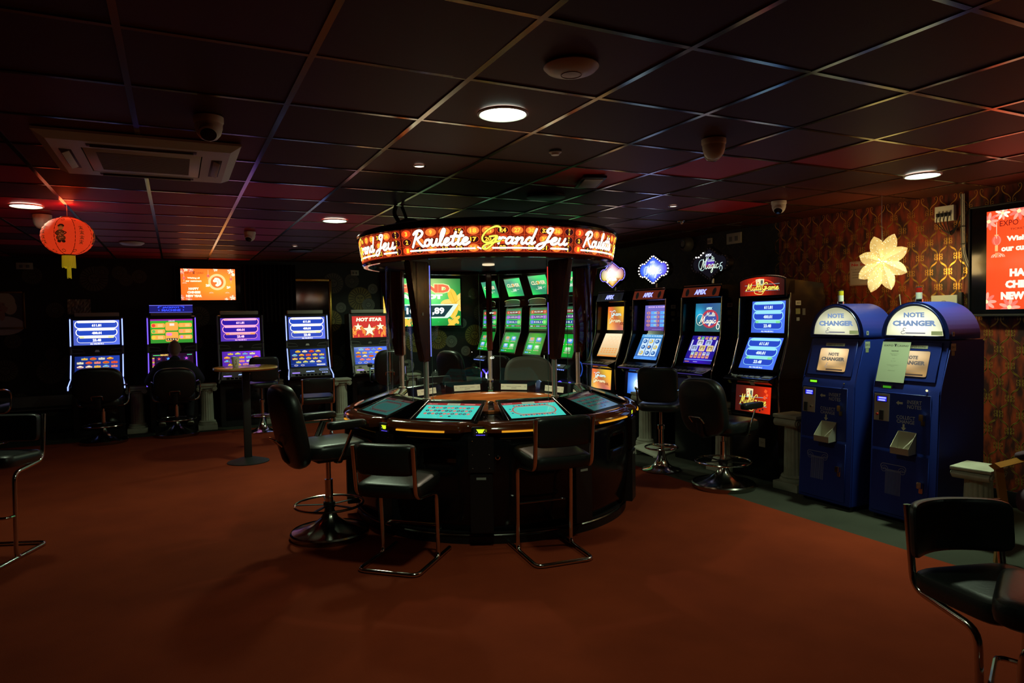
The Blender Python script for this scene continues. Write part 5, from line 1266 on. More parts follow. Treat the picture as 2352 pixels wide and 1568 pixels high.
def pic_grand(w, h):
    P = Pic()
    P.grad(0, 0, w, h, lambda u, v: (.02+.6*math.exp(-((u-.55)*4)**2-((v-.85)*3)**2), .06+1.25*math.exp(-((u-.45)*2.2)**2-((v-.6)*1.7)**2), .03+.35*math.exp(-((u-.5)*3)**2-((v-.7)*2)**2)), 16, 10); P.up()
    Y, D = (1.2, .72, .08), (.8, .38, .02)
    def leaf(x, y, r, a, c):
        P.ell(x+r*.55*cos(a), y+r*.55*sin(a), r*.62, r*.34, c, 16, a)
    for (x, y, r, a0) in ((.93, .48, .17, .2), (.06, .45, .17, .8)):
        for i in range(5): P.l = 1+i % 2; leaf(w*x, h*y, w*r, a0+2*pi*i/5+.5, Y if i % 2 else (1.25, .85, .2))
        P.l = 3
        for i in range(5): a = a0+2*pi*i/5+.5; P.line([(w*x, h*y), (w*x+w*r*.9*cos(a), h*y+w*r*.9*sin(a))], .006, D)
    for (x, y, r) in ((.93, .13, .06), (.30, .08, .07), (.88, .03, .07), (.10, .10, .09), (.42, .12, .07)):
        for i in range(4): P.l = 2; leaf(w*x, h*y, w*r, .6+pi/2*i, Y)
    P.line(spl([(w*.93, h*.30), (w*.91, h*.18), (w*.84, h*.08), (w*.85, h*.0)]), .010, (.9, .7, .2))
    P.l = 6
    for dx, c in ((.0, (1.2, 1.1, .5)),):
        P.text('GRAND', w*.50, h*.79, h*.215, c, w=w*.74, bold=.13)
    P.l = 7; P.text('GRAND', w*.50, h*.79, h*.18, (1.25, .22, .10), w=w*.71, bold=.07)
    P.l = 8; P.text('GRAND', w*.5, h*.79, h*.18, (1.25, .22, .10), w=w*.71, bold=.07)
    P.l = 9; P.text('JACKPOT', w*.47, h*.605, h*.13, (1.3, 1.35, 1.1), w=w*.58, bold=.10)
    P.l = 10; P.poly([(w*.04, h*.16), (w*.82, h*.16), (w*.86, h*.20), (w*.97, h*.46), (w*.04, h*.46)], (.9, 1.15, .95)); P.l = 11; P.poly([(w*.05, h*.19), (w*.78, h*.19), (w*.90, h*.43), (w*.05, h*.43)], (.010, .05, .06))
    P.l = 12; P.rect(w*.05, h*.33, w*.30, h*.43, (.06, .25, .38)); P.l = 13; P.text('€ 10.151,89', w*.46, h*.31, h*.175, (1.4, 1.4, 1.4), w=w*.64, bold=.045)
    return P
tv('large television with green grand jackpot picture, on the back wall behind the roulette canopy', (3.85, 11.28, 1.795), R(-4), 1.44, .90, pic_grand, 1.37, .82)
tv('television with red greeting slide cut off by the right edge, on the orange wallpaper', (5.60, 2.395, 1.885), R(-90), 1.68, .85, lambda w, h: pic_cny(w, h, 1., .85), 1.34, .745, (-.04, 0))

# ------------------------------------------------------------------ note changers
def pic_sepia(w, h, arch=False, strong=1.):
    P = Pic(); rnd = random.Random(3)
    def col(u, v):
        g = math.exp(-((u-.5)*2.2)**2-((v-(.35 if arch else .95))*2.0)**2)
        n = .8+.3*sin(7*u+2)*sin(9*v+1)
        if arch: return ((.50*n+1.3*g)*strong, (.50*n+1.3*g)*strong, (.22*n+1.05*g)*strong)
        return ((.70*n+1.0*g)*strong, (.40*n+.85*g)*strong, (.13*n+.55*g)*strong)
    if arch:
        n = 48
        for i in range(n):
            u0, u1 = i/n, (i+1)/n; t0, t1 = [h*math.sqrt(max(.0, 1-(2*u-1)**2)) for u in (u0, u1)]
            for j in range(16):
                P.poly([(w*u0, t0*j/16), (w*u1, t1*j/16), (w*u1, t1*(j+1)/16), (w*u0, t0*(j+1)/16)], col((u0+u1)/2, (j+.5)/16*(t0+t1)/2/h))
    else: P.grad(0, 0, w, h, col, 36, 30)
    P.up(); TX = (.22, .33, .55) if arch else (.14, .13, .11)
    P.text('NOTE', w*.5, h*(.70 if arch else .74), h*.17 if arch else h*.14, TX, w=w*.36, bold=.05); P.text('CHANGER', w*.5, h*(.42 if arch else .53), h*.19 if arch else h*.16, TX, w=w*(.76 if arch else .82), bold=.06)
    P.up(); P.script('E', w*.26, h*(.06 if arch else .16), h*.2, w*.10, (.25, .25, .28), w*.012); P.rect(w*.36, h*.07, w*.70, h*.11, (.15, .15, .22)) if arch else P.rect(w*.32, h*.04, w*.90, h*.10, (.06, .04, .03))
    if not arch:
        P.text('ESSENTIAL', w*.6, h*.20, h*.07, (.35, .25, .15), w=w*.5)
    else: P.rect(w*.80, h*.03, w*.985, h*.16, (.25, .30, .12))
    return P
def changer(label, loc, rz, n, coins, beacon, paper):
    t = thing('note_changer', label, 'change machine', loc, rz, 'blue note changers')
    W = .50 if n == 1 else .485
    prof = [(.55, .035), (0, .035), (.045, .945), (.075, 1.0), (.165, 1.305), (.55, 1.305)]
    b = BM(); xprof(b, prof, W); bmesh.ops.bevel(b, geom=b.edges[:], offset=.008, segments=2, affect='EDGES'); obj('cabinet', b, M_BLUE, t)
    b = BM()
    for sx in (-1, 1):
        for yy in (.05, .5): tube(b, [(sx*(W/2-.03), yy, 0), (sx*(W/2-.03), yy, .04)], .014, 10)
    obj('foot', b, M_BLACKSOFT, t)
    b = BM(); n_ = 26; HD = .265; arc = [(W/2*cos(pi*i/n_), HD*sin(pi*i/n_)**.92 if 0 < i < n_ else 0) for i in range(n_+1)]
    arc = [(W/2, -.0)]+arc[1:-1]+[(-W/2, 0)]
    prism(b, arc, .145, .50, lambda u, v, tt: (u, tt, 1.312+v)); bmesh.ops.bevel(b, geom=[e for e in b.edges], offset=.005, segments=1, affect='EDGES'); obj('arched_top', b, M_BLUE, t)
    pic_sepia(W*.84, HD*.80, True, 1.0 if n == 1 else .62).build('arch_light', M_LIT, plane((-W*.42, .1435, 1.335), (1, 0, 0), (0, 0, 1)), t, label='backlit half-round sign')
    b = BM(); tube(b, [(W*.43*cos(pi*i/24), .140, 1.332+HD*.86*sin(pi*i/24)) for i in range(25)]+[(0, .140, 1.330)], .006, 6, True); obj('arch_trim', b, M_BLUED, t)
    # upper sloping door
    d = Vector((0, .09, .305)).normalized()
    def on(x, z, off=0):   # point on the sloping panel, z measured up it from 1.0
        return Vector((x, .075, 1.0))+d*z+Vector((0, -.96, .28)).normalized()*off
    b = BM(); prism(b, [(-W/2+.03, .015), (W/2-.05, .015), (W/2-.05, .30), (-W/2+.03, .30)], .002, .010, lambda u, v, tt: tuple(on(u, v, tt))); bmesh.ops.bevel(b, geom=b.edges[:], offset=.003, segments=1, affect='EDGES'); up = obj('upper_door', b, M_BLUE, t)
    pic_sepia(.255, .185, False, .62 if n == 1 else .85).build('lit_window', M_LIT, plane(on(-.125, .05, .0105), (1, 0, 0), d), up, label='backlit picture window')
    b = BM(); tube(b, fillet([on(-.127, .048, .011), on(.132, .048, .011), on(.132, .237, .011), on(-.127, .237, .011)], .018, 4, True), .0028, 5, True); obj('window_trim', b, M_BLUED, up)
    P = Pic(); P.rect(-.085, 0, .085, .024, (.50, .50, .38)); P.up(); P.text(coins, 0, .012, .013, (.10, .10, .07), w=.14, bold=.02); P.build('coin_label', attr_mat('paper_print', False), plane(on(.0 if n == 2 else .02, .253, .0105), (1, 0, 0), d), up)
    # front panels
    d2 = Vector((0, .045, .91)).normalized(); nrm = Vector((0, -.91, .045)).normalized()
    def fr(x, z, off=0): return Vector((x, 0, .035))+d2*(z-.035)+nrm*off
    for nm, z0, z1 in (('lower_door', .06, .505), ('middle_door', .525, .93)):
        b = BM(); prism(b, [(-W/2+.02, z0), (W/2-.055, z0), (W/2-.055, z1), (-W/2+.02, z1)], .001, .009, lambda u, v, tt: tuple(fr(u, v, tt))); bmesh.ops.bevel(b, geom=b.edges[:], offset=.003, segments=1, affect='EDGES'); dr = obj(nm, b, M_BLUE, t)
        # T handle / lock
        b = BM(); hx, hz = W/2-.10, (.30 if z0 < .1 else .765)
        prism(b, [(-.014, -.045), (.014, -.045), (.014, .03), (-.014, .03)], .009, .022, lambda u, v, tt: tuple(fr(hx+u, hz+v, tt))); prism(b, [(-.016, -.01), (.016, -.01), (.016, .035), (-.016, .035)], .022, .045, lambda u, v, tt: tuple(fr(hx+u, hz+v, tt))); bmesh.ops.bevel(b, geom=b.edges[:], offset=.003, segments=2, affect='EDGES'); obj('lock_handle', b, M_CHROME, dr)
        if z0 < .1:
            P = Pic(); c = (.22, .24, .38)
            for i in range(13): P.line([(-.055+.0092*i, .0), (-.055+.0092*i, .17)], .003, c, cap=False)
            P.rrline(-.095, .175, .095, .215, .02, .004, c)
            for s in (-1, 1):
                P.line([(s*.068+(.030-.0015*i)*cos(i*.6)*-s, .175+(.030-.0015*i)*sin(i*.6)) for i in range(18)], .003, c)
            P.line([(-.05, .168), (.05, .168)], .004, c)
            P.build('column_emblem', attr_mat('blue_print', False, .5), plane(fr(-.06, .20, .0095), (1, 0, 0), d2), dr, label='printed grey column emblem')
        else:
            P = Pic(); c = (.42, .44, .44)
            P.text('INSERT', .08, .345, .026, c, w=.105); P.text('NOTES', .08, .312, .026, c, w=.10); P.text('COLLECT', .02, .232, .024, c, w=.135); P.text('CHANGE', .02, .202, .024, c, w=.13)
            c2 = (.45, .45, .34); P.poly([(-.055, .331), (-.035, .347), (-.035, .338), (-.005, .338), (-.005, .324), (-.035, .324), (-.035, .315)], c2); P.rect(.0, .158, .014, .185, c2); P.poly([(.007, .138), (.026, .160), (-.012, .160)], c2)
            P.build('lettering', attr_mat('blue_print', False, .5), plane(fr(0, .53, .0095), (1, 0, 0), d2), dr)
            b = BM(); prism(b, [(-W/2+.03, .72), (-W/2+.145, .72), (-W/2+.145, .915), (-W/2+.03, .915)], .009, .013, lambda u, v, tt: tuple(fr(u, v, tt))); pl = obj('steel_plate', b, M_STEEL, dr)
            P = Pic(); P.rr(0, 0, .088, .045, .004, (.003, .003, .01)); P.up(); P.rect(.010, .006, .082, .040, (.03, .03, .9)); P.up(); P.rr(.020, .026, .078, .036, .004, (.5, .55, 2.0)); P.rr(.018, .009, .072, .019, .004, (.5, .55, 2.0))
            P.build('display', M_LIT, plane(fr(-W/2+.043, .855, .0135), (1, 0, 0), d2), pl, label='lit blue display')
            b = BM(); prism(b, [(.075, .725), (.105, .725), (.105, .795), (.075, .795)], .013, .020, lambda u, v, tt: tuple(fr(-W/2+u, v, tt)))
            if n == 2: bmesh.ops.translate(b, verts=b.verts[:], vec=(-.03, 0, 0))
            obj('coin_slot', b, M_BLACKSOFT, pl)
            b = BM(); lathe(b, [(.0, .008), (.008, .008), (.010, .0)], 16); bmesh.ops.transform(b, verts=b.verts[:], matrix=Matrix.Translation(fr(-W/2+(.055 if n == 1 else .11), .765, .013))@nrm.to_track_quat('Z', 'Y').to_matrix().to_4x4()); obj('key_lock', b, M_CHROME if n == 2 else mat('red_lock', (.5, .03, .01), .4), pl)
            # coin tray
            b = BM(); x0, x1 = -.03, .105
            if True:
                th = .003; A = [fr(x0, .665, .009), fr(x1, .665, .009), fr(x1, .545, .10), fr(x0, .545, .10)]
                back = [fr(x0, .55, .012), fr(x1, .55, .012), fr(x1, .665, .012), fr(x0, .665, .012)]
                bot = [fr(x0, .52, .012), fr(x1, .52, .012), fr(x1, .51, .095), fr(x0, .51, .095)]
                fro = [fr(x0, .51, .095), fr(x1, .51, .095), fr(x1, .555, .098), fr(x0, .555, .098)]
                quad(b, [tuple(p) for p in bot]); quad(b, [tuple(p) for p in fro]); quad(b, [tuple(p) for p in (fr(x0, .52, .012), fr(x0, .51, .095), fr(x0, .555, .098), fr(x0, .665, .012))]); quad(b, [tuple(p) for p in (fr(x1, .52, .012), fr(x1, .51, .095), fr(x1, .555, .098), fr(x1, .665, .012))]); quad(b, [tuple(p) for p in (fr(x0, .52, .0125), fr(x1, .52, .0125), fr(x1, .665, .0125), fr(x0, .665, .0125))])
                nn = 8; prev = None
                bmesh.ops.remove_doubles(b, verts=b.verts[:], dist=.0004)
            tr = obj('coin_tray', b, M_STEEL, dr, smooth=False); s_ = tr.modifiers.new('thickness', 'SOLIDIFY'); s_.thickness = .003
            b = BM(); cc = [tuple(fr(.105-.055*(1-math.cos(q*pi/2/6)), .66-.10*q/6, .013+.055*math.sin(q*pi/2/6))) for q in range(7)]
            for q in range(6):
                a_, c_ = Vector(cc[q]), Vector(cc[q+1]); quad(b, [a_, c_, c_+Vector((.0, -.02, -.02)), a_+Vector((.0, -.004, -.01))])
            bmesh.ops.remove_doubles(b, verts=b.verts[:], dist=.0004); obj('coin_chute', b, M_STEEL, tr)
    P = Pic(); P.rect(-.06, 0, .03, .030, (.004, .004, .004)); P.up(); P.rect(-.045, .006, .018, .022, (.25, 1.0, .02) if n == 2 else (.04, .28, .01)); P.build('green_slot_light', M_LIT, plane(fr(-W/2+.13, .953, .001), (1, 0, 0), d2), t, label='small lit green slot')
    b = BM(); bmesh.ops.create_icosphere(b, subdivisions=2, radius=.008, matrix=Matrix.Translation(fr(W/2-.09, .965, .004))); obj('indicator', b, emit('indicator_on', (1., .9, .45), 1.1) if n == 1 else M_DCHROME, t)
    # beacon
    bc = [(.026, 1.565), (.026, 1.585), (.020, 1.59)]
    b = BM(); lathe(b, [(.0, 0), (.026, 0), (.026, .022), (.018, .026), (.0, .026)], 24, c=(.0, .20, 1.572)); bb = obj('beacon', b, M_CHROME, t)
    b = BM(); lathe(b, [(.0, 0), (.021, 0), (.021, .045), (.0, .045)], 24, c=(0, .20, 1.598)); obj('beacon_lens', b, M_WHITE, bb, label='white lens')
    b = BM(); lathe(b, [(.0, 0), (.021, 0), (.021, .034), (.0, .034)], 24, c=(0, .20, 1.643)); obj('beacon_lens', b, mat('lens_'+beacon, (.75, .62, .03) if beacon == 'yellow' else (.45, .015, .01), .25), bb, label=beacon+' lens')
    b = BM(); lathe(b, [(.0, 0), (.020, 0), (.018, .008), (.0, .009)], 24, c=(0, .20, 1.677)); obj('beacon_cap', b, M_BLACKM, bb)
    for nm, (a, z0, w_, h_, c) in enumerate(((.03, 1.235, .055, .05, (.34, .38, .28)), (.035, 1.203, .035, .030, (.25, .28, .16)), (.045, 1.335, .025, .03, (.4, .42, .36)))):
        P = Pic(); P.rect(a, z0, a+w_, z0+h_, c); P.up()
        if nm == 0: P.text('CH 2' if n == 2 else 'CH 1', a+w_/2, z0+h_/2, .016, (.03, .03, .03), bold=.03)
        if nm == 2: P.rect(a+.006, z0+.006, a+.018, z0+.024, (.08, .08, .08))
        P.build('side_sticker', attr_mat('paper_print', False), lambda a, z, dd: (W/2+.001+dd, .13+a, z), t)
    if paper:
        p = thing('notice_sheet', 'white casino notice sheet taped over the window of the right note changer', 'notice', loc, rz)
        P = Pic(); w_, h_ = .215, .30; P.rect(0, 0, w_, h_, (.50, .58, .40)); P.up()
        P.text('EXPO', w_*.24, h_*.905, h_*.045, (.03, .03, .03), w=w_*.32); P.text('CASINO', w_*.74, h_*.905, h_*.045, (.03, .03, .03), w=w_*.40); P.rect(w_*.43, h_*.93, w_*.53, h_*.945, (.01, .01, .02)); P.rect(w_*.46, h_*.885, w_*.505, h_*.925, (.01, .01, .02))
        P.text('NOTICE', w_*.5, h_*.77, h_*.03, (.05, .05, .05), w=w_*.24, bold=.03)
        for i, (ln, yy) in enumerate((('Changers will be collected on', .70), ('these dates at', .67), ('Tuesday', .58), ('7am - 11am', .52), ('We apologise for any inconvenience', .42), ('thank you', .39), ('Kindly ask at the desk', .28))): P.text(ln, w_*.5, h_*yy, h_*.018, (.10, .12, .08))
        P.build('sheet', attr_mat('paper_print', False), plane(on(-W/2+.02, -.005, .022), (1, 0, 0), d), p)
        b = BM(); prism(b, [(0, 0), (w_, 0), (w_, h_), (0, h_)], -.001, 0, lambda u, v, tt: tuple(on(-W/2+.02+u, -.005+v, .0215+tt))); obj('paper', b, M_PAPER, p)
    return t
changer('blue note changer with yellow-topped beacon, the left one, beside the slot machines', (4.515, 3.69, 0), R(-90), 2, 'ONLY £1 COINS', 'yellow', False)
changer('blue note changer with red-topped beacon and notice sheet, the right one nearer the camera', (4.565, 3.09, 0), R(-90), 1, 'ONLY £2 COINS', 'red', True)

# ------------------------------------------------------------------ paper star lamp
t = thing('star_lamp', 'glowing pierced-paper star lamp hanging before the orange wallpaper', 'lamp', (5.10, 3.615, 1.905))
M_STAR = mat('pierced_paper', (.9, .75, .45), .8, emit=(1., .74, .28), es=.55)
def star_mat():
    m = bpy.data.materials.new('pierced_paper_lit'); m.use_nodes = True; nt = m.node_tree; p = nt.nodes['Principled BSDF']
    p.inputs['Base Color'].default_value = (.85, .72, .45, 1); p.inputs['Roughness'].default_value = .8
    tc = nt.nodes.new('ShaderNodeTexCoord'); vo = nt.nodes.new('ShaderNodeTexVoronoi'); vo.inputs['Scale'].default_value = 62
    cr = nt.nodes.new('ShaderNodeValToRGB'); cr.color_ramp.elements[0].position = .16; cr.color_ramp.elements[1].position = .26
    cr.color_ramp.elements[0].color = (1, .92, .55, 1); cr.color_ramp.elements[1].color = (.42, .27, .07, 1)
    nt.links.new(tc.outputs['Object'], vo.inputs['Vector']); nt.links.new(vo.outputs['Distance'], cr.inputs[0])
    nt.links.new(cr.outputs[0], p.inputs['Emission Color']); p.inputs['Emission Strength'].default_value = 1.7
    return m
M_STAR = star_mat()
vd = Vector((-5.1, -3.6, 0)).normalized(); sx = Vector((-vd.y, vd.x, 0))   # faces the room
# petals: angle, length
pet = [(105, .245), (68, .27), (30, .235), (-27, .225), (-73, .265), (-108, .285), (-143, .235), (160, .195)]
for (ad, ln) in pet:
    ln *= .87
    a = R(ad); ax = sx*cos(a)+Vector((0, 0, 1))*sin(a); sd = sx*-sin(a)+Vector((0, 0, 1))*cos(a)
    b = BM(); rowsv = []
    nl = 9
    for i in range(nl):
        u = i/(nl-1); wd_ = .054*(math.sin(pi*min(1, .10+u*.88)**1.25)**.75)
        if u > .98: wd_ = .004
        row = []
        for k, vv in enumerate((-1, -.5, 0, .5, 1)):
            z = .06*(1-abs(vv))*(1-.6*u)+.012+.02*(1-u)
            row.append(ax*ln*(u*.98+.02)+sd*wd_*vv+vd*z)
        rowsv.append(row)
    F = [[b.verts.new(p) for p in row] for row in rowsv]; Bk = [[b.verts.new(p-vd*2*(p.dot(vd))) for p in row] for row in rowsv]
    for G in (F, Bk):
        for i in range(nl-1):
            for k in range(4): b.faces.new((G[i][k], G[i][k+1], G[i+1][k+1], G[i+1][k]))
    for i in range(nl-1):
        for k in (0, 4): b.faces.new((F[i][k], F[i+1][k], Bk[i+1][k], Bk[i][k]))
    obj('petal', b, M_STAR, t)
b = BM(); bmesh.ops.create_uvsphere(b, u_segments=16, v_segments=10, radius=.045, matrix=Matrix.Translation(vd*.03)); obj('bulb', b, emit('star_bulb', (1., .82, .42), 7.), t)
ll = bpy.data.lights.new('lamp_light', 'POINT'); ll.energy = 9.; ll.color = (1., .66, .26); ll.shadow_soft_size = .12
lo = bpy.data.objects.new('lamp_light', ll); COL.objects.link(lo); lo.parent = t; lo.location = (-.02, -.03, .0)
ll.use_shadow = True; lo.location = tuple(-vd*.10+Vector((0, 0, -.02)))
b = BM(); tube(b, [(0, 0, .17), (.004, .004, .34), (0, 0, CEIL-1.905)], .0022, 5); tube(b, [(.006, -.006, .17), (-.006, .0, .33), (0, 0, CEIL-1.905)], .0022, 5); obj('hanging_cord', b, M_CREAM, t)
b = BM(); tube(b, fillet([(.09, -.09, -.26), (.10, -.10, -.40), (.14, -.12, -.52), (.20, -.10, -.70)], .1), .0035, 5); obj('power_lead', b, M_CREAM, t)

# ------------------------------------------------------------------ red paper lantern
t = thing('paper_lantern', 'round red paper lantern with painted children and yellow tassel, hanging from the ceiling', 'lantern', (-.73, 6.33, 2.205))
M_LAN = mat('red_lantern_paper', (.75, .06, .02), .7, emit=(1., .055, .012), es=.52)
b = BM(); NR_ = 26; prof = []
for i in range(NR_+1):
    th = -pi/2+pi*i/NR_*.86+pi*.07
    rib = 1+.018*(i % 2); prof.append((.178*cos(th)**.9*rib, .145*sin(th)))
lathe(b, prof, 48, mod=lambda a, z: 1-.018*abs(cos(4*a))**12); obj('shade', b, M_LAN, t)
b = BM()
for k in range(8):
    a = pi/8+k*pi/4; tube(b, [(.179*cos(-pi/2+pi*(.07+.86*i/16))**.9*cos(a), .179*cos(-pi/2+pi*(.07+.86*i/16))**.9*sin(a), .1455*sin(-pi/2+pi*(.07+.86*i/16))) for i in range(17)], .0022, 5)
obj('rib_seam', b, mat('lantern_seam', (.15, .01, .005), .8), t)
P = Pic(); BR = (.20, .035, .008); DB = (.03, .008, .004)
for q in range(8):
    x0 = q*.14
    if q % 2 == 0:
        P.l = 0; P.ell(x0, .048, .020, .018, (.75, .16, .03), 16); P.ell(x0, .068, .019, .010, DB, 12); P.ell(x0-.015, .062, .009, .008, DB, 8); P.ell(x0+.015, .062, .009, .008, DB, 8)
        P.ell(x0-.002, .008, .028, .026, BR, 16); P.ell(x0, -.030, .032, .024, BR, 16); P.ell(x0-.014, -.055, .014, .010, DB, 10); P.ell(x0+.016, -.055, .014, .010, DB, 10)
        P.l = 1
        for i in range(9): a = i*2.4; P.ell(x0+.020*math.sqrt(i/9)*cos(a), -.012+.036*math.sqrt(i/9)*sin(a), .006, .005, (.75, .12, .03), 6)
        P.line(spl([(x0-.02, .02), (x0-.035, .005), (x0-.02, -.01)]), .006, DB); P.line(spl([(x0+.02, .02), (x0+.036, .01), (x0+.02, -.005)]), .006, DB)
    else:
        for zz in (.055, .018, -.02, -.055):
            P.l = 0; P.line([(x0-.016, zz+.008), (x0+.016, zz+.008)], .004, BR); P.line([(x0, zz+.016), (x0, zz-.014)], .004, BR); P.line([(x0-.012, zz-.003), (x0+.012, zz-.003)], .004, BR); P.line([(x0-.014, zz-.014), (x0-.002, zz-.002)], .004, BR); P.line([(x0+.014, zz-.014), (x0+.002, zz-.002)], .004, BR)
for q in range(10):
    for zz, rr_ in ((.118, .10), (-.118, .10)): P.l = 0; P.ring(q*.112, zz, .018, .008, .004, BR, 10)
def lan(x, y, d):
    th = math.asin(max(-.97, min(.97, y/.145))); r = .178*cos(th)**.9*1.02+.0012+d; a = -pi/2+x/.1783*1.0 - R(8)
    return (r*cos(a), r*sin(a), y)
P.build('painted_figures', attr_mat('lantern_print', True, .7, gain=.32), lan, t)
b = BM(); lathe(b, [(.0, .150), (.045, .150), (.05, .142), (.045, .130), (.0, .130)], 24); lathe(b, [(.0, -.150), (.045, -.150), (.05, -.142), (.045, -.130), (.0, -.130)], 24); obj('end_cap', b, mat('gold_cap', (.35, .18, .03), .35, .7), t)
b = BM(); rnd = random.Random(2)
for k in range(44):
    a = 2*pi*k/44; r0 = .042; L_ = .085+rnd.random()*.015; tube(b, [(r0*cos(a), r0*sin(a), -.148), (r0*1.05*cos(a), r0*1.05*sin(a), -.148-L_)], .0035, 4)
for k in range(12):
    a = 2*pi*k/12; tube(b, [(.010*cos(a), .010*sin(a), -.15), (.012*cos(a), .012*sin(a), -.30-.03*rnd.random())], .0035, 4)
obj('tassel', b, mat('yellow_tassel', (.75, .60, .03), .7, emit=(.8, .62, .02), es=.16), t)
b = BM(); tube(b, [(0, 0, .15), (0, 0, CEIL-2.205)], .0015, 5); obj('hanging_cord', b, M_CREAM, t)
ll = bpy.data.lights.new('lamp_light', 'POINT'); ll.energy = .9; ll.color = (1., .10, .03); ll.shadow_soft_size = .05
lo = bpy.data.objects.new('lamp_light', ll); COL.objects.link(lo); lo.parent = t; lo.location = (0, 0, .225)

# ------------------------------------------------------------------ things on the ceiling
# air-conditioning cassette
t = thing('air_conditioner', 'square white ceiling air-conditioning cassette at upper left', 'air conditioner', (-.12, 4.36, CEIL))
M_AC = mat('ac_plastic', (.66, .70, .56), .45)
b = BM(); hw, hh = .462, .485
def ringquad(b, w0, h0, z0, w1, h1, z1):
    A = [(-w0, -h0, z0), (w0, -h0, z0), (w0, h0, z0), (-w0, h0, z0)]; B = [(-w1, -h1, z1), (w1, -h1, z1), (w1, h1, z1), (-w1, h1, z1)]
    for i in range(4): quad(b, [A[i], A[(i+1) % 4], B[(i+1) % 4], B[i]])
ringquad(b, hw, hh, 0, hw, hh, -.012); ringquad(b, hw, hh, -.012, hw-.05, hh-.05, -.040); ringquad(b, hw-.05, hh-.05, -.040, .28, .30, -.042); ringquad(b, .28, .30, -.042, .28, .30, -.036)
bmesh.ops.remove_doubles(b, verts=b.verts[:], dist=.0005); obj('fascia', b, M_AC, t, smooth=False)
b = BM(); box(b, (0, 0, -.036), (.55, .59, .012), bev=.004); pn = obj('centre_panel', b, M_AC, t)
b = BM()
for i in range(30): box(b, (0, -.215+.0148*i, -.0435), (.44, .005, .004))
obj('intake_grille', b, mat('ac_grille', (.36, .34, .30), .6), pn)
for (x, y, w_, h_, tag_) in ((0, -.365, .50, .055, 0), (0, .365, .50, .055, 0), (-.355, 0, .055, .46, 1), (.355, 0, .055, .46, 1)):
    b = BM(); box(b, (x, y, -.0400), (w_, h_, .006), bev=.002); obj('louvre_slot', b, M_BLACKSOFT, t)
    b = BM()
    if tag_: box(b, (x, y, -.048), (.038, h_-.06, .004), RY(25 if x > 0 else -25), .001)
    elif y > 0 or True: box(b, (x, y+.012, -.046), (w_-.03, .022, .004), RX(20), .001)
    obj('louvre', b, M_AC, t)
def cctv(label, x, y, aim, sc=1., lens=True):
    t = thing('security_camera', label, 'security camera', (x, y, CEIL), aim, 'white dome security cameras')
    b = BM(); lathe(b, [(.0, 0), (.056*sc, 0), (.056*sc, -.020*sc), (.053*sc, -.026*sc), (.0, -.026*sc)], 32); obj('base', b, M_WHITE, t)
    b = BM(); lathe(b, [(.052*sc, -.026*sc), (.051*sc, -.045*sc), (.044*sc, -.068*sc), (.030*sc, -.085*sc), (.012*sc, -.092*sc), (.0, -.093*sc)], 32); obj('dome', b, M_WHITE, t)
    if lens:
        dr = Vector((0, -.62, -.78)).normalized(); c0 = Vector((0, -.018*sc, -.050*sc))
        b = BM(); M4 = Matrix.Translation(c0)@dr.to_track_quat('Z', 'Y').to_matrix().to_4x4()
        lathe(b, [(.036*sc, .0), (.036*sc, .030*sc), (.030*sc, .036*sc)], 28); bmesh.ops.transform(b, verts=b.verts[:], matrix=M4); obj('eyeball', b, M_WHITE, t)
        b = BM(); rr = lathe(b, [(.031*sc, .034*sc), (.028*sc, .040*sc), (.012*sc, .044*sc), (.001, .045*sc)], 28); bmesh.ops.transform(b, verts=b.verts[:], matrix=M4); obj('lens', b, M_BLACK, t)
    return t
cctv('white dome camera with black lens just above the air conditioner', .165, 3.42, R(-5), 1.15)
cctv('white plain dome camera at upper right, its lens turned away', 2.62, 2.83, R(150), 1.15)
cctv('small white dome camera near the back, above the orange television', .727, 7.62, R(-25), 1.05)
cctv('white dome camera in front of the dark right-hand wallpaper', 4.58, 4.18, R(-55), 1.1)
cctv('white dome camera half behind the red paper lantern', -.985, 6.98, R(60), 1.3, False)
def disc(name, label, cat, x, y, prof, m, extra=None, group=None):
    t = thing(name, label, cat, (x, y, CEIL), 0, group); b = BM(); lathe(b, [(.001, 0)]+prof, 40); o = obj('housing', b, m, t)
    if extra: extra(t)
    return t
def ap_ring(t):
    b = BM(); tube(b, [(.038*cos(2*pi*k/32), .038*sin(2*pi*k/32), -.0325) for k in range(32)], .0012, 5, True); obj('centre_ring', b, M_GREYP, t)
disc('access_point', 'large white saucer-shaped wireless unit above the bright downlight', 'wireless unit', 1.357, 2.215, [(.102, 0), (.104, -.004), (.092, -.016), (.06, -.028), (.034, -.032), (.0005, -.0325)], M_WHITE, ap_ring)
disc('smoke_detector', 'flat white disc on the ceiling between the lantern and the orange television', 'smoke detector', -.42, 9.02, [(.13, 0), (.13, -.01), (.10, -.03), (.0005, -.035)], M_WHITE)
disc('ceiling_speaker', 'black round ceiling speaker above the back of the canopy', 'speaker', 2.61, 4.66, [(.15, 0), (.15, -.012), (.13, -.016), (.0005, -.018)], M_BLACKM)
disc('ceiling_speaker', 'dark round ceiling speaker far back, left of the canopy', 'speaker', 1.53, 9.43, [(.15, 0), (.15, -.012), (.13, -.016), (.0005, -.018)], M_BLACKM)
def green_led(t):
    b = BM(); bmesh.ops.create_icosphere(b, subdivisions=1, radius=.0028, matrix=Matrix.Translation((.008, -.005, -.016))); obj('status_light', b, emit('green_led', (.1, 1., .45), 3.), t, label='tiny green light')
disc('smoke_detector', 'small round detector with a green light, right of the bright downlight', 'smoke detector', 1.966, 3.395, [(.036, 0), (.036, -.004), (.028, -.008), (.022, -.018), (.0005, -.020)], M_WHITE, green_led)
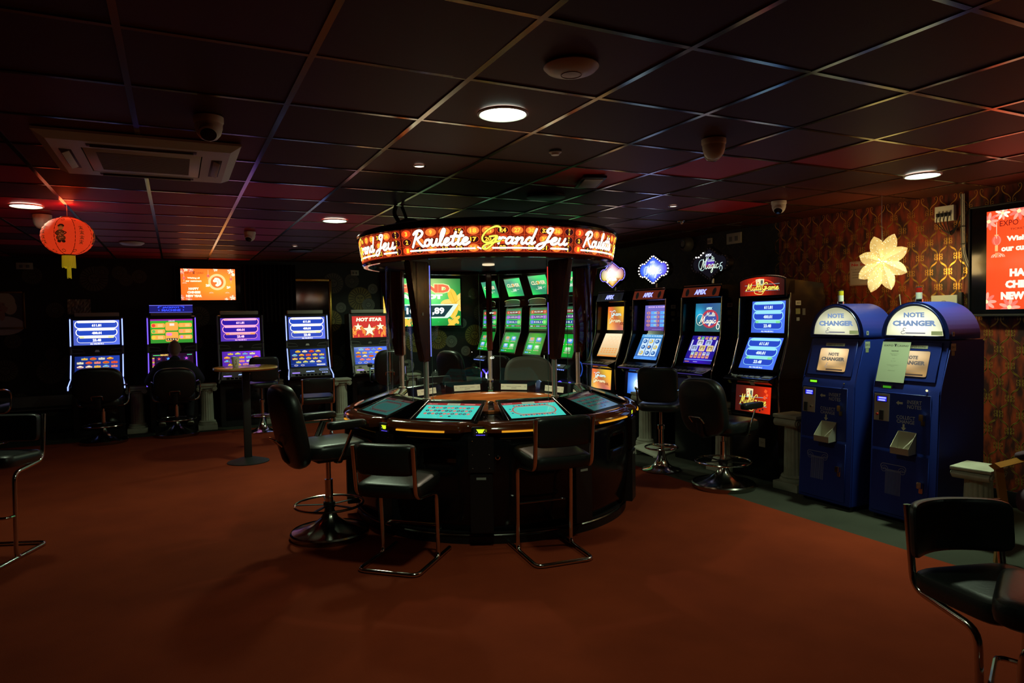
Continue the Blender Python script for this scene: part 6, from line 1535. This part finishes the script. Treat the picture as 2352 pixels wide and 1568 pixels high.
def spot(label, x, y, s=1.):
    t = thing('spotlight', label, 'ceiling light', (x, y, CEIL), 0, 'small recessed spotlights')
    b = BM(); lathe(b, [(.042, 0), (.042, -.004), (.034, -.007), (.030, -.002), (.030, .0)], 28); obj('trim_ring', b, M_DCHROME, t)
    b = BM(); rr = lathe(b, [(.029, -.003), (.015, -.004), (.001, -.004)], 24); obj('lamp_face', b, emit('spot_face', (1., .80, .62), 2.2*s), t, label='lit lamp face')
spot('small lit spotlight between the big downlight and the canopy, left', 1.368, 4.019)
spot('small lit spotlight above the diamond signs', 3.886, 4.697)
spot('small lit spotlight far back left of the canopy', 1.374, 8.90)
t = thing('sprinkler', 'tiny chrome ceiling fitting near the spotlight above the diamond signs', 'ceiling fitting', (4.61, 5.435, CEIL)); b = BM(); lathe(b, [(.05, 0), (.045, -.008), (.02, -.014), (.012, -.03), (.0, -.03)], 20); obj('fitting', b, M_CHROME, t)
t = thing('ceiling_vent', 'pale rectangular exit-style light panel set in a ceiling tile reddened by painted reflection', 'ceiling panel', (2.61, 4.03, CEIL), R(-22)); b = BM(); box(b, (0, 0, -.008), (.16, .37, .016), bev=.003); obj('frame', b, M_BLACKM, t); b = BM(); box(b, (0, 0, -.018), (.125, .30, .006), bev=.002); obj('panel', b, M_CREAM, t)

# ------------------------------------------------------------------ wall-mounted bits
t = thing('socket_box', 'white four-way power box with black plugs, high on the orange wallpaper', 'socket box', (X1, 3.465, 2.30), R(-90))
b = BM(); box(b, (0, -.02, 0), (.155, .04, .125), bev=.004); obj('box_body', b, M_WHITE, t)
for i in range(4):
    b = BM(); box(b, (-.045+.03*i, -.050, -.010), (.018, .025, .030), bev=.004); tube(b, fillet([(-.045+.03*i, -.055, -.02), (-.05+.03*i, -.065, -.07), (.03+.01*i, -.05, -.17-.01*i), (.10, -.03, -.12), (.115, -.02, -.03)], .05), .004, 6); obj('plug', b, M_BLACKSOFT, t)
t = thing('cable_run', 'bundle of white cables running down the orange wallpaper to the television', 'cable', (X1, 3.33, 2.30), R(-90))
for j, (dx, c) in enumerate(((0, M_WHITE), (.014, M_CREAM), (-.012, M_GREYP))):
    b = BM(); tube(b, fillet([(dx, -.02, .14), (dx+.004, -.02, -.12), (dx+.012, -.025, -.35), (dx+.08, -.03, -.50), (.14, -.03, -.56)], .1), .0055, 6)
    obj('cable', b, c, t)
b = BM(); tube(b, [(.0, -.02, -.30), (-.01, -.02, -.64)], .003, 6); box(b, (-.005, -.03, -.71), (.034, .03, .13), bev=.005); obj('power_brick', b, M_BLACKSOFT, t)
b = BM()
for z in (-.12, -.26): box(b, (.008, -.022, z), (.035, .02, .007), bev=.002)
obj('cable_tie', b, M_BLACKSOFT, t)
t = thing('wall_notice', 'pale wall plaque with a round logo behind the right note changer', 'notice', (X1, 3.48, 1.56), R(-90)); b = BM(); box(b, (0, -.006, 0), (.21, .012, .15), bev=.002); obj('board', b, M_PAPER, t)
P = Pic(); P.ring(0, .0, .03, .03, .003, (.05, .05, .05), 24); P.up(); P.text('ON', 0, 0, .012, (.05, .05, .05)); P.build('logo', attr_mat('paper_print', False), plane((0, -.0125, 0), (1, 0, 0), (0, 0, 1)), t)
t = thing('no_smoking_sign', 'white no-smoking notice on the wallpaper behind the star lamp', 'sign', (X1, 4.20, 1.865), R(-90)); b = BM(); box(b, (0, -.004, 0), (.32, .008, .225), bev=.002); obj('board', b, mat('notice_card', (.42, .33, .26), .6), t)
P = Pic(); P.text('No Smoking', 0, .078, .034, (.45, .02, .01), w=.28, bold=.04); P.rrline(-.152, -.105, .152, .105, .004, .003, (.4, .1, .05)); P.text('It is against the law to smoke', -.03, .040, .013, (.08, .05, .04), w=.22)
for i in range(3): P.rect(-.13, .01-.025*i, .06, .014-.025*i, (.12, .08, .06))
P.text('in these premises', .0, -.07, .012, (.1, .07, .05)); P.build('lettering', attr_mat('paper_print', False), plane((0, -.0085, 0), (1, 0, 0), (0, 0, 1)), t)
def plate(label, loc, rz, w_, h_, name='socket_plate'):
    t = thing(name, label, 'wall socket', loc, rz, 'pale wall plates'); b = BM(); box(b, (0, -.01, 0), (w_, .02, h_), bev=.003); obj('plate', b, M_CREAM, t)
    b = BM(); box(b, (-w_*.2, -.023, -.005), (w_*.2, .008, h_*.45), bev=.002); box(b, (w_*.2, -.023, -.005), (w_*.2, .008, h_*.45), bev=.002); obj('switch', b, M_GREYP, t)
plate('pale double socket high on the back wall near the left edge', (-1.83, Y1, 2.33), 0, .19, .09)
plate('pale double socket high on the back wall left of the canopy', (2.71, Y1, 2.295), 0, .13, .085)
plate('pale box high on the dark right wall, above the dark diamond sign', (X1, 5.83, 2.36), R(-90), .22, .12)
plate('small pale plate high on the dark right wall, between the speaker and the box', (X1, 6.22, 2.37), R(-90), .07, .07)
t = thing('wall_speaker', 'round dark speaker on the right wall, above the dark diamond sign', 'speaker', (X1, 6.60, 2.37), R(-90)); b = BM(); lathe(b, [(.09, 0), (.09, .06), (.06, .10), (.0, .10)], 28); bmesh.ops.rotate(b, cent=(0, 0, 0), matrix=RX(90), verts=b.verts[:]); obj('housing', b, M_GREYP, t); b = BM(); lathe(b, [(.055, .10), (.05, .105), (0, .09)], 24); bmesh.ops.rotate(b, cent=(0, 0, 0), matrix=RX(90), verts=b.verts[:]); obj('cone', b, M_BLACKM, t)
# framed portrait (plain generic picture)
t = thing('framed_portrait', 'gold-framed portrait of a fair-haired woman on the back wall at the left edge', 'picture', (-2.16, Y1-.02, 1.725))
b = BM()
for (x, z, w_, h_) in ((0, .245, .64, .03), (0, -.245, .64, .03), (-.305, 0, .03, .52), (.305, 0, .03, .52)): box(b, (x, 0, z), (w_, .035, h_), bev=.006)
obj('frame', b, mat('dull_gold', (.25, .17, .05), .35, .8), t)
P = Pic(); P.rect(-.29, -.23, .29, .23, (.035, .03, .035)); P.up()
HR, FC, CL = (.24, .20, .14), (.19, .11, .075), (.22, .21, .20)
for (x, z, a, c, q) in ((.08, .12, .13, .12, HR), (.15, .04, .075, .10, HR), (-.02, .10, .07, .09, HR), (.06, -.21, .25, .13, CL), (.055, -.07, .035, .07, FC), (.05, .055, .078, .105, FC), (.06, .155, .115, .05, HR), (-.03, .13, .05, .05, HR), (.13, .11, .05, .07, HR)):
    P.ell(x, z, a, c, q, 24); P.up()
P.ell(.04, .0, .020, .007, (.16, .02, .02), 10); P.ell(.02, .075, .016, .004, (.03, .02, .02), 8); P.ell(.08, .075, .016, .004, (.03, .02, .02), 8)
P.ring(.02, .088, .018, .006, .003, (.06, .04, .03), 8, 0, pi); P.ring(.08, .088, .018, .006, .003, (.06, .04, .03), 8, 0, pi); P.line([(.048, .07), (.042, .035), (.052, .032)], .004, (.12, .06, .04))
P.c = [tuple(min(.85, q*2.6) for q in c) for c in P.c]; P.build('portrait', attr_mat('paper_print', False), plane((0, -.004, 0), (1, 0, 0), (0, 0, 1)), t)
t = thing('foil_sign', 'crinkled silver-gold panel on the back wall above the leftmost slot machine', 'sign', (-1.21, Y1, 1.765)); b = BM(); random.seed(9)
n = 14; V = [[b.verts.new((-.14+.28*i/n, -.03+random.uniform(-.006, .006), -.105+.21*j/8)) for j in range(9)] for i in range(n+1)]
for i in range(n):
    for j in range(8): b.faces.new((V[i][j], V[i+1][j], V[i+1][j+1], V[i][j+1]))
o = obj('foil', b, mat('crinkled_foil', (.55, .48, .28), .45, .5, noise=(5, (.30, .30, .30), (1, 1, 1), (.4, .6))), t, smooth=False); s_ = o.modifiers.new('thickness', 'SOLIDIFY'); s_.thickness = .004
# tall mirror in a gold frame
t = thing('wall_mirror', 'tall dark mirror with a gold frame on the back wall, behind the fourth slot machine', 'mirror', (1.85, Y1-.03, 1.45))
b = BM(); box(b, (0, 0, 0), (.86, .01, 1.42)); obj('mirror_glass', b, mat('dark_mirror', (.10, .09, .09), .08, 1), t)
b = BM()
for (x, z, w_, h_) in ((0, .72, .92, .05), (0, -.72, .92, .05), (-.44, 0, .05, 1.48), (.44, 0, .05, 1.48)): box(b, (x, -.012, z), (w_, .04, h_), bev=.010)
obj('mirror_frame', b, mat('gold_frame', (.55, .34, .06), .25, .9), t)
t = thing('curtain', 'dark maroon curtain hanging on the back wall behind the middle machines', 'curtain', (1.32, Y1-.10, 0)); b = BM(); n = 90
A = [[b.verts.new((-.38+.80*i/n, .03*sin(i*.9), z)) for z in (.15, 1.2, 2.4)] for i in range(n+1)]
for i in range(n):
    for j in range(2): b.faces.new((A[i][j], A[i+1][j], A[i+1][j+1], A[i][j+1]))
o = obj('drape', b, mat('maroon_cloth', (.020, .004, .004), .8), t); s_ = o.modifiers.new('thickness', 'SOLIDIFY'); s_.thickness = .004
t = thing('air_heater', 'long low grey heater on the back wall near the left edge', 'heater', (-1.72, Y1-.07, .44)); b = BM(); box(b, (0, 0, 0), (.9, .10, .20), bev=.01); obj('casing', b, M_GREYP, t); b = BM(); box(b, (0, -.055, -.06), (.84, .01, .03)); obj('vent_grille', b, M_BLACKSOFT, t)
t2 = thing('floor_tray', 'pale perforated tray lying on the floor beside the trumpet-base stool', 'tray', (4.66, 5.98, 0), R(20)); b = BM(); box(b, (0, 0, .045), (.40, .30, .02), RX(14), .003); box(b, (0, -.12, .01), (.40, .02, .02)); box(b, (0, .12, .045), (.40, .02, .07)); tr = obj('tray', b, M_PAPER, t2)
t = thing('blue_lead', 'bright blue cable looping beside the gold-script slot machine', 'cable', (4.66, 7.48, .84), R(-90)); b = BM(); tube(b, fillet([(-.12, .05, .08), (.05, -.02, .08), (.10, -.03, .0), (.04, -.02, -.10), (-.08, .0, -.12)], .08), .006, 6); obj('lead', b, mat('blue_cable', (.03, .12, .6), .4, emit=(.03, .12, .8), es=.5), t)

# ------------------------------------------------------------------ wooden armchair at the right edge
t = thing('armchair', 'oak-framed armchair with dark purple upholstery, cut off by the right edge', 'armchair', (4.72, 2.02, 0), R(-90))
for s in (-1, 1):
    b = BM(); tube(b, [(s*.32, -.36, .0), (s*.32, -.30, .33), (s*.32, -.36, .58)], [.026, .030, .028], 4, flat=(1, 1)); obj('leg', b, M_ARMWOOD, t); b = BM(); tube(b, [(s*.32, .30, .0), (s*.32, .26, .56)], .026, 4); obj('leg', b, M_ARMWOOD, t)
    b = BM(); tube(b, fillet([(s*.32, -.40, .585), (s*.32, .0, .60), (s*.32, .40, .55)], .2), .026, 4, flat=(.8, 1.3)); ar = obj('arm', b, M_ARMWOOD, t)
    b = BM(); pad(b, .065, .34, .035, (s*.32, .0, .622), None, ex=3); obj('arm_pad', b, M_PURPLE, ar)
b = BM(); pad(b, .56, .60, .14, (0, -.02, .40), RX(4), ex=8, puff=.5); obj('seat', b, M_PURPLE, t)
b = BM(); pad(b, .56, .52, .12, (0, .32, .66), RX(78), ex=8, puff=.5); obj('backrest', b, M_PURPLE, t)

# ------------------------------------------------------------------ seated person seen from behind
t = thing('person', 'person in dark jacket seen from behind, seated and leaning towards the jackpot machine', 'person', (-.02, 10.20, 0), R(0))
J = [(0, .02, .56), (0, .04, .68), (0, .07, .80), (0, .10, .90), (0, .15, .985), (0, .20, 1.06),
     (.19, .12, .90), (.31, .22, .70), (.24, .46, .78), (.21, .52, .785), (-.19, .12, .90), (-.32, .20, .70), (-.22, .44, .80), (-.18, .51, .80),
     (.11, .05, .54), (.17, .36, .56), (.17, .34, .25), (.17, .32, .18), (-.11, .05, .54), (-.17, .34, .56), (-.18, .26, .26), (-.18, .22, .20)]
E_ = [(0, 1), (1, 2), (2, 3), (3, 4), (4, 5), (3, 6), (6, 7), (7, 8), (8, 9), (3, 10), (10, 11), (11, 12), (12, 13), (0, 14), (14, 15), (15, 16), (16, 17), (0, 18), (18, 19), (19, 20), (20, 21)]
Rr = [(.18, .14), (.18, .14), (.20, .14), (.20, .12), (.09, .08), (.06, .06), (.11, .10), (.085, .08), (.055, .055), (.045, .045), (.11, .10), (.085, .08), (.05, .05), (.04, .04), (.10, .10), (.08, .08), (.055, .055), (.05, .05), (.10, .10), (.08, .08), (.055, .055), (.05, .05)]
me = bpy.data.meshes.new('body'); me.from_pydata(J, E_, []); me.materials.append(M_JACKET)
o = link('body', me, t); sk = o.modifiers.new('skin', 'SKIN'); sk.use_smooth_shade = True
for i, r_ in enumerate(Rr): me.skin_vertices[0].data[i].radius = r_
me.skin_vertices[0].data[0].use_root = True
ss = o.modifiers.new('smooth', 'SUBSURF'); ss.levels = 2; ss.render_levels = 2
b = BM(); bmesh.ops.create_uvsphere(b, u_segments=28, v_segments=20, radius=1)
for v in b.verts:
    x, y, z = v.co
    w_ = .074*(1-.12*(z < 0)*-z)
    v.co = (x*w_, y*.092*(1+.10*(y < 0)), z*.115*(1-.05*(y > 0)))
    if y > .8 and -.35 < z < .1: v.co.y += .014*(1-abs(x)*2) if abs(x) < .5 else 0
    if y > .5 and z < -.55: v.co.y += .012
bmesh.ops.rotate(b, cent=(0, 0, 0), matrix=RX(-16), verts=b.verts[:]); bmesh.ops.translate(b, verts=b.verts[:], vec=(0, .24, 1.155))
for s in (-1, 1):
    pad(b, .012, .030, .05, (s*.076, .225, 1.15), RX(-10), ex=2.4)
for s in (-1, 1): box(b, (s*.028, .323, 1.16), (.022, .008, .010), bev=.003)
tube(b, [(0, .325, 1.165), (0, .345, 1.13), (0, .33, 1.125)], .009, 6); box(b, (0, .310, 1.095), (.04, .012, .010), bev=.003)
obj('head', b, M_SKIN, t)
b = BM(); bmesh.ops.create_uvsphere(b, u_segments=28, v_segments=20, radius=1)
for v in b.verts:
    x, y, z = v.co; v.co = (x*.080, y*.098*(1+.08*(y < 0)), z*.120)
bmesh.ops.bisect_plane(b, geom=b.verts[:]+b.edges[:]+b.faces[:], plane_co=(0, 0, .0), plane_no=(0, .75, -.55), clear_outer=True)
bmesh.ops.rotate(b, cent=(0, 0, 0), matrix=RX(-16), verts=b.verts[:]); bmesh.ops.translate(b, verts=b.verts[:], vec=(0, .238, 1.157)); obj('hair', b, mat('short_grey_hair', (.22, .13, .09), .9), t)
for s in (-1, 1):
    hp_ = Vector((.20, .54, .785)) if s > 0 else Vector((-.17, .53, .80))
    Jh = [tuple(hp_), tuple(hp_+Vector((0, .035, .0)))]; Eh = [(0, 1)]; Rh = [.022, .026]
    for f, (dx, L1) in enumerate(((-.024, .075), (-.008, .085), (.009, .082), (.025, .065))):
        p0 = hp_+Vector((dx, .05, .004)); k = len(Jh); Jh += [tuple(p0), tuple(p0+Vector((dx*.15, L1*.5, .004))), tuple(p0+Vector((dx*.2, L1*.85, -.015)))]; Eh += [(1, k), (k, k+1), (k+1, k+2)]; Rh += [.0095, .0085, .007]
    k = len(Jh); Jh += [tuple(hp_+Vector((-s*.035, .025, -.002))), tuple(hp_+Vector((-s*.048, .06, -.004)))]; Eh += [(0, k), (k, k+1)]; Rh += [.010, .008]
    mh = bpy.data.meshes.new('hand'); mh.from_pydata(Jh, Eh, []); mh.materials.append(M_SKIN); oh = link('hand', mh, t); sk = oh.modifiers.new('skin', 'SKIN'); sk.use_smooth_shade = True
    for i, r_ in enumerate(Rh): mh.skin_vertices[0].data[i].radius = (r_, r_*.8)
    mh.skin_vertices[0].data[0].use_root = True; oh.modifiers.new('smooth', 'SUBSURF').levels = 1
for s, (x, y, z) in ((1, (.17, .35, .12)), (-1, (-.18, .25, .14))):
    b = BM(); pad(b, .085, .26, .075, (x, y+.05, z+.02), RX(-18), ex=3, puff=.5); sh = obj('shoe', b, M_JACKET, t)
    b = BM(); pad(b, .088, .265, .026, (x, y+.045, z-.018), RX(-18), ex=3, puff=.2); obj('sole', b, mat('pale_sole', (.55, .52, .40), .7), sh)
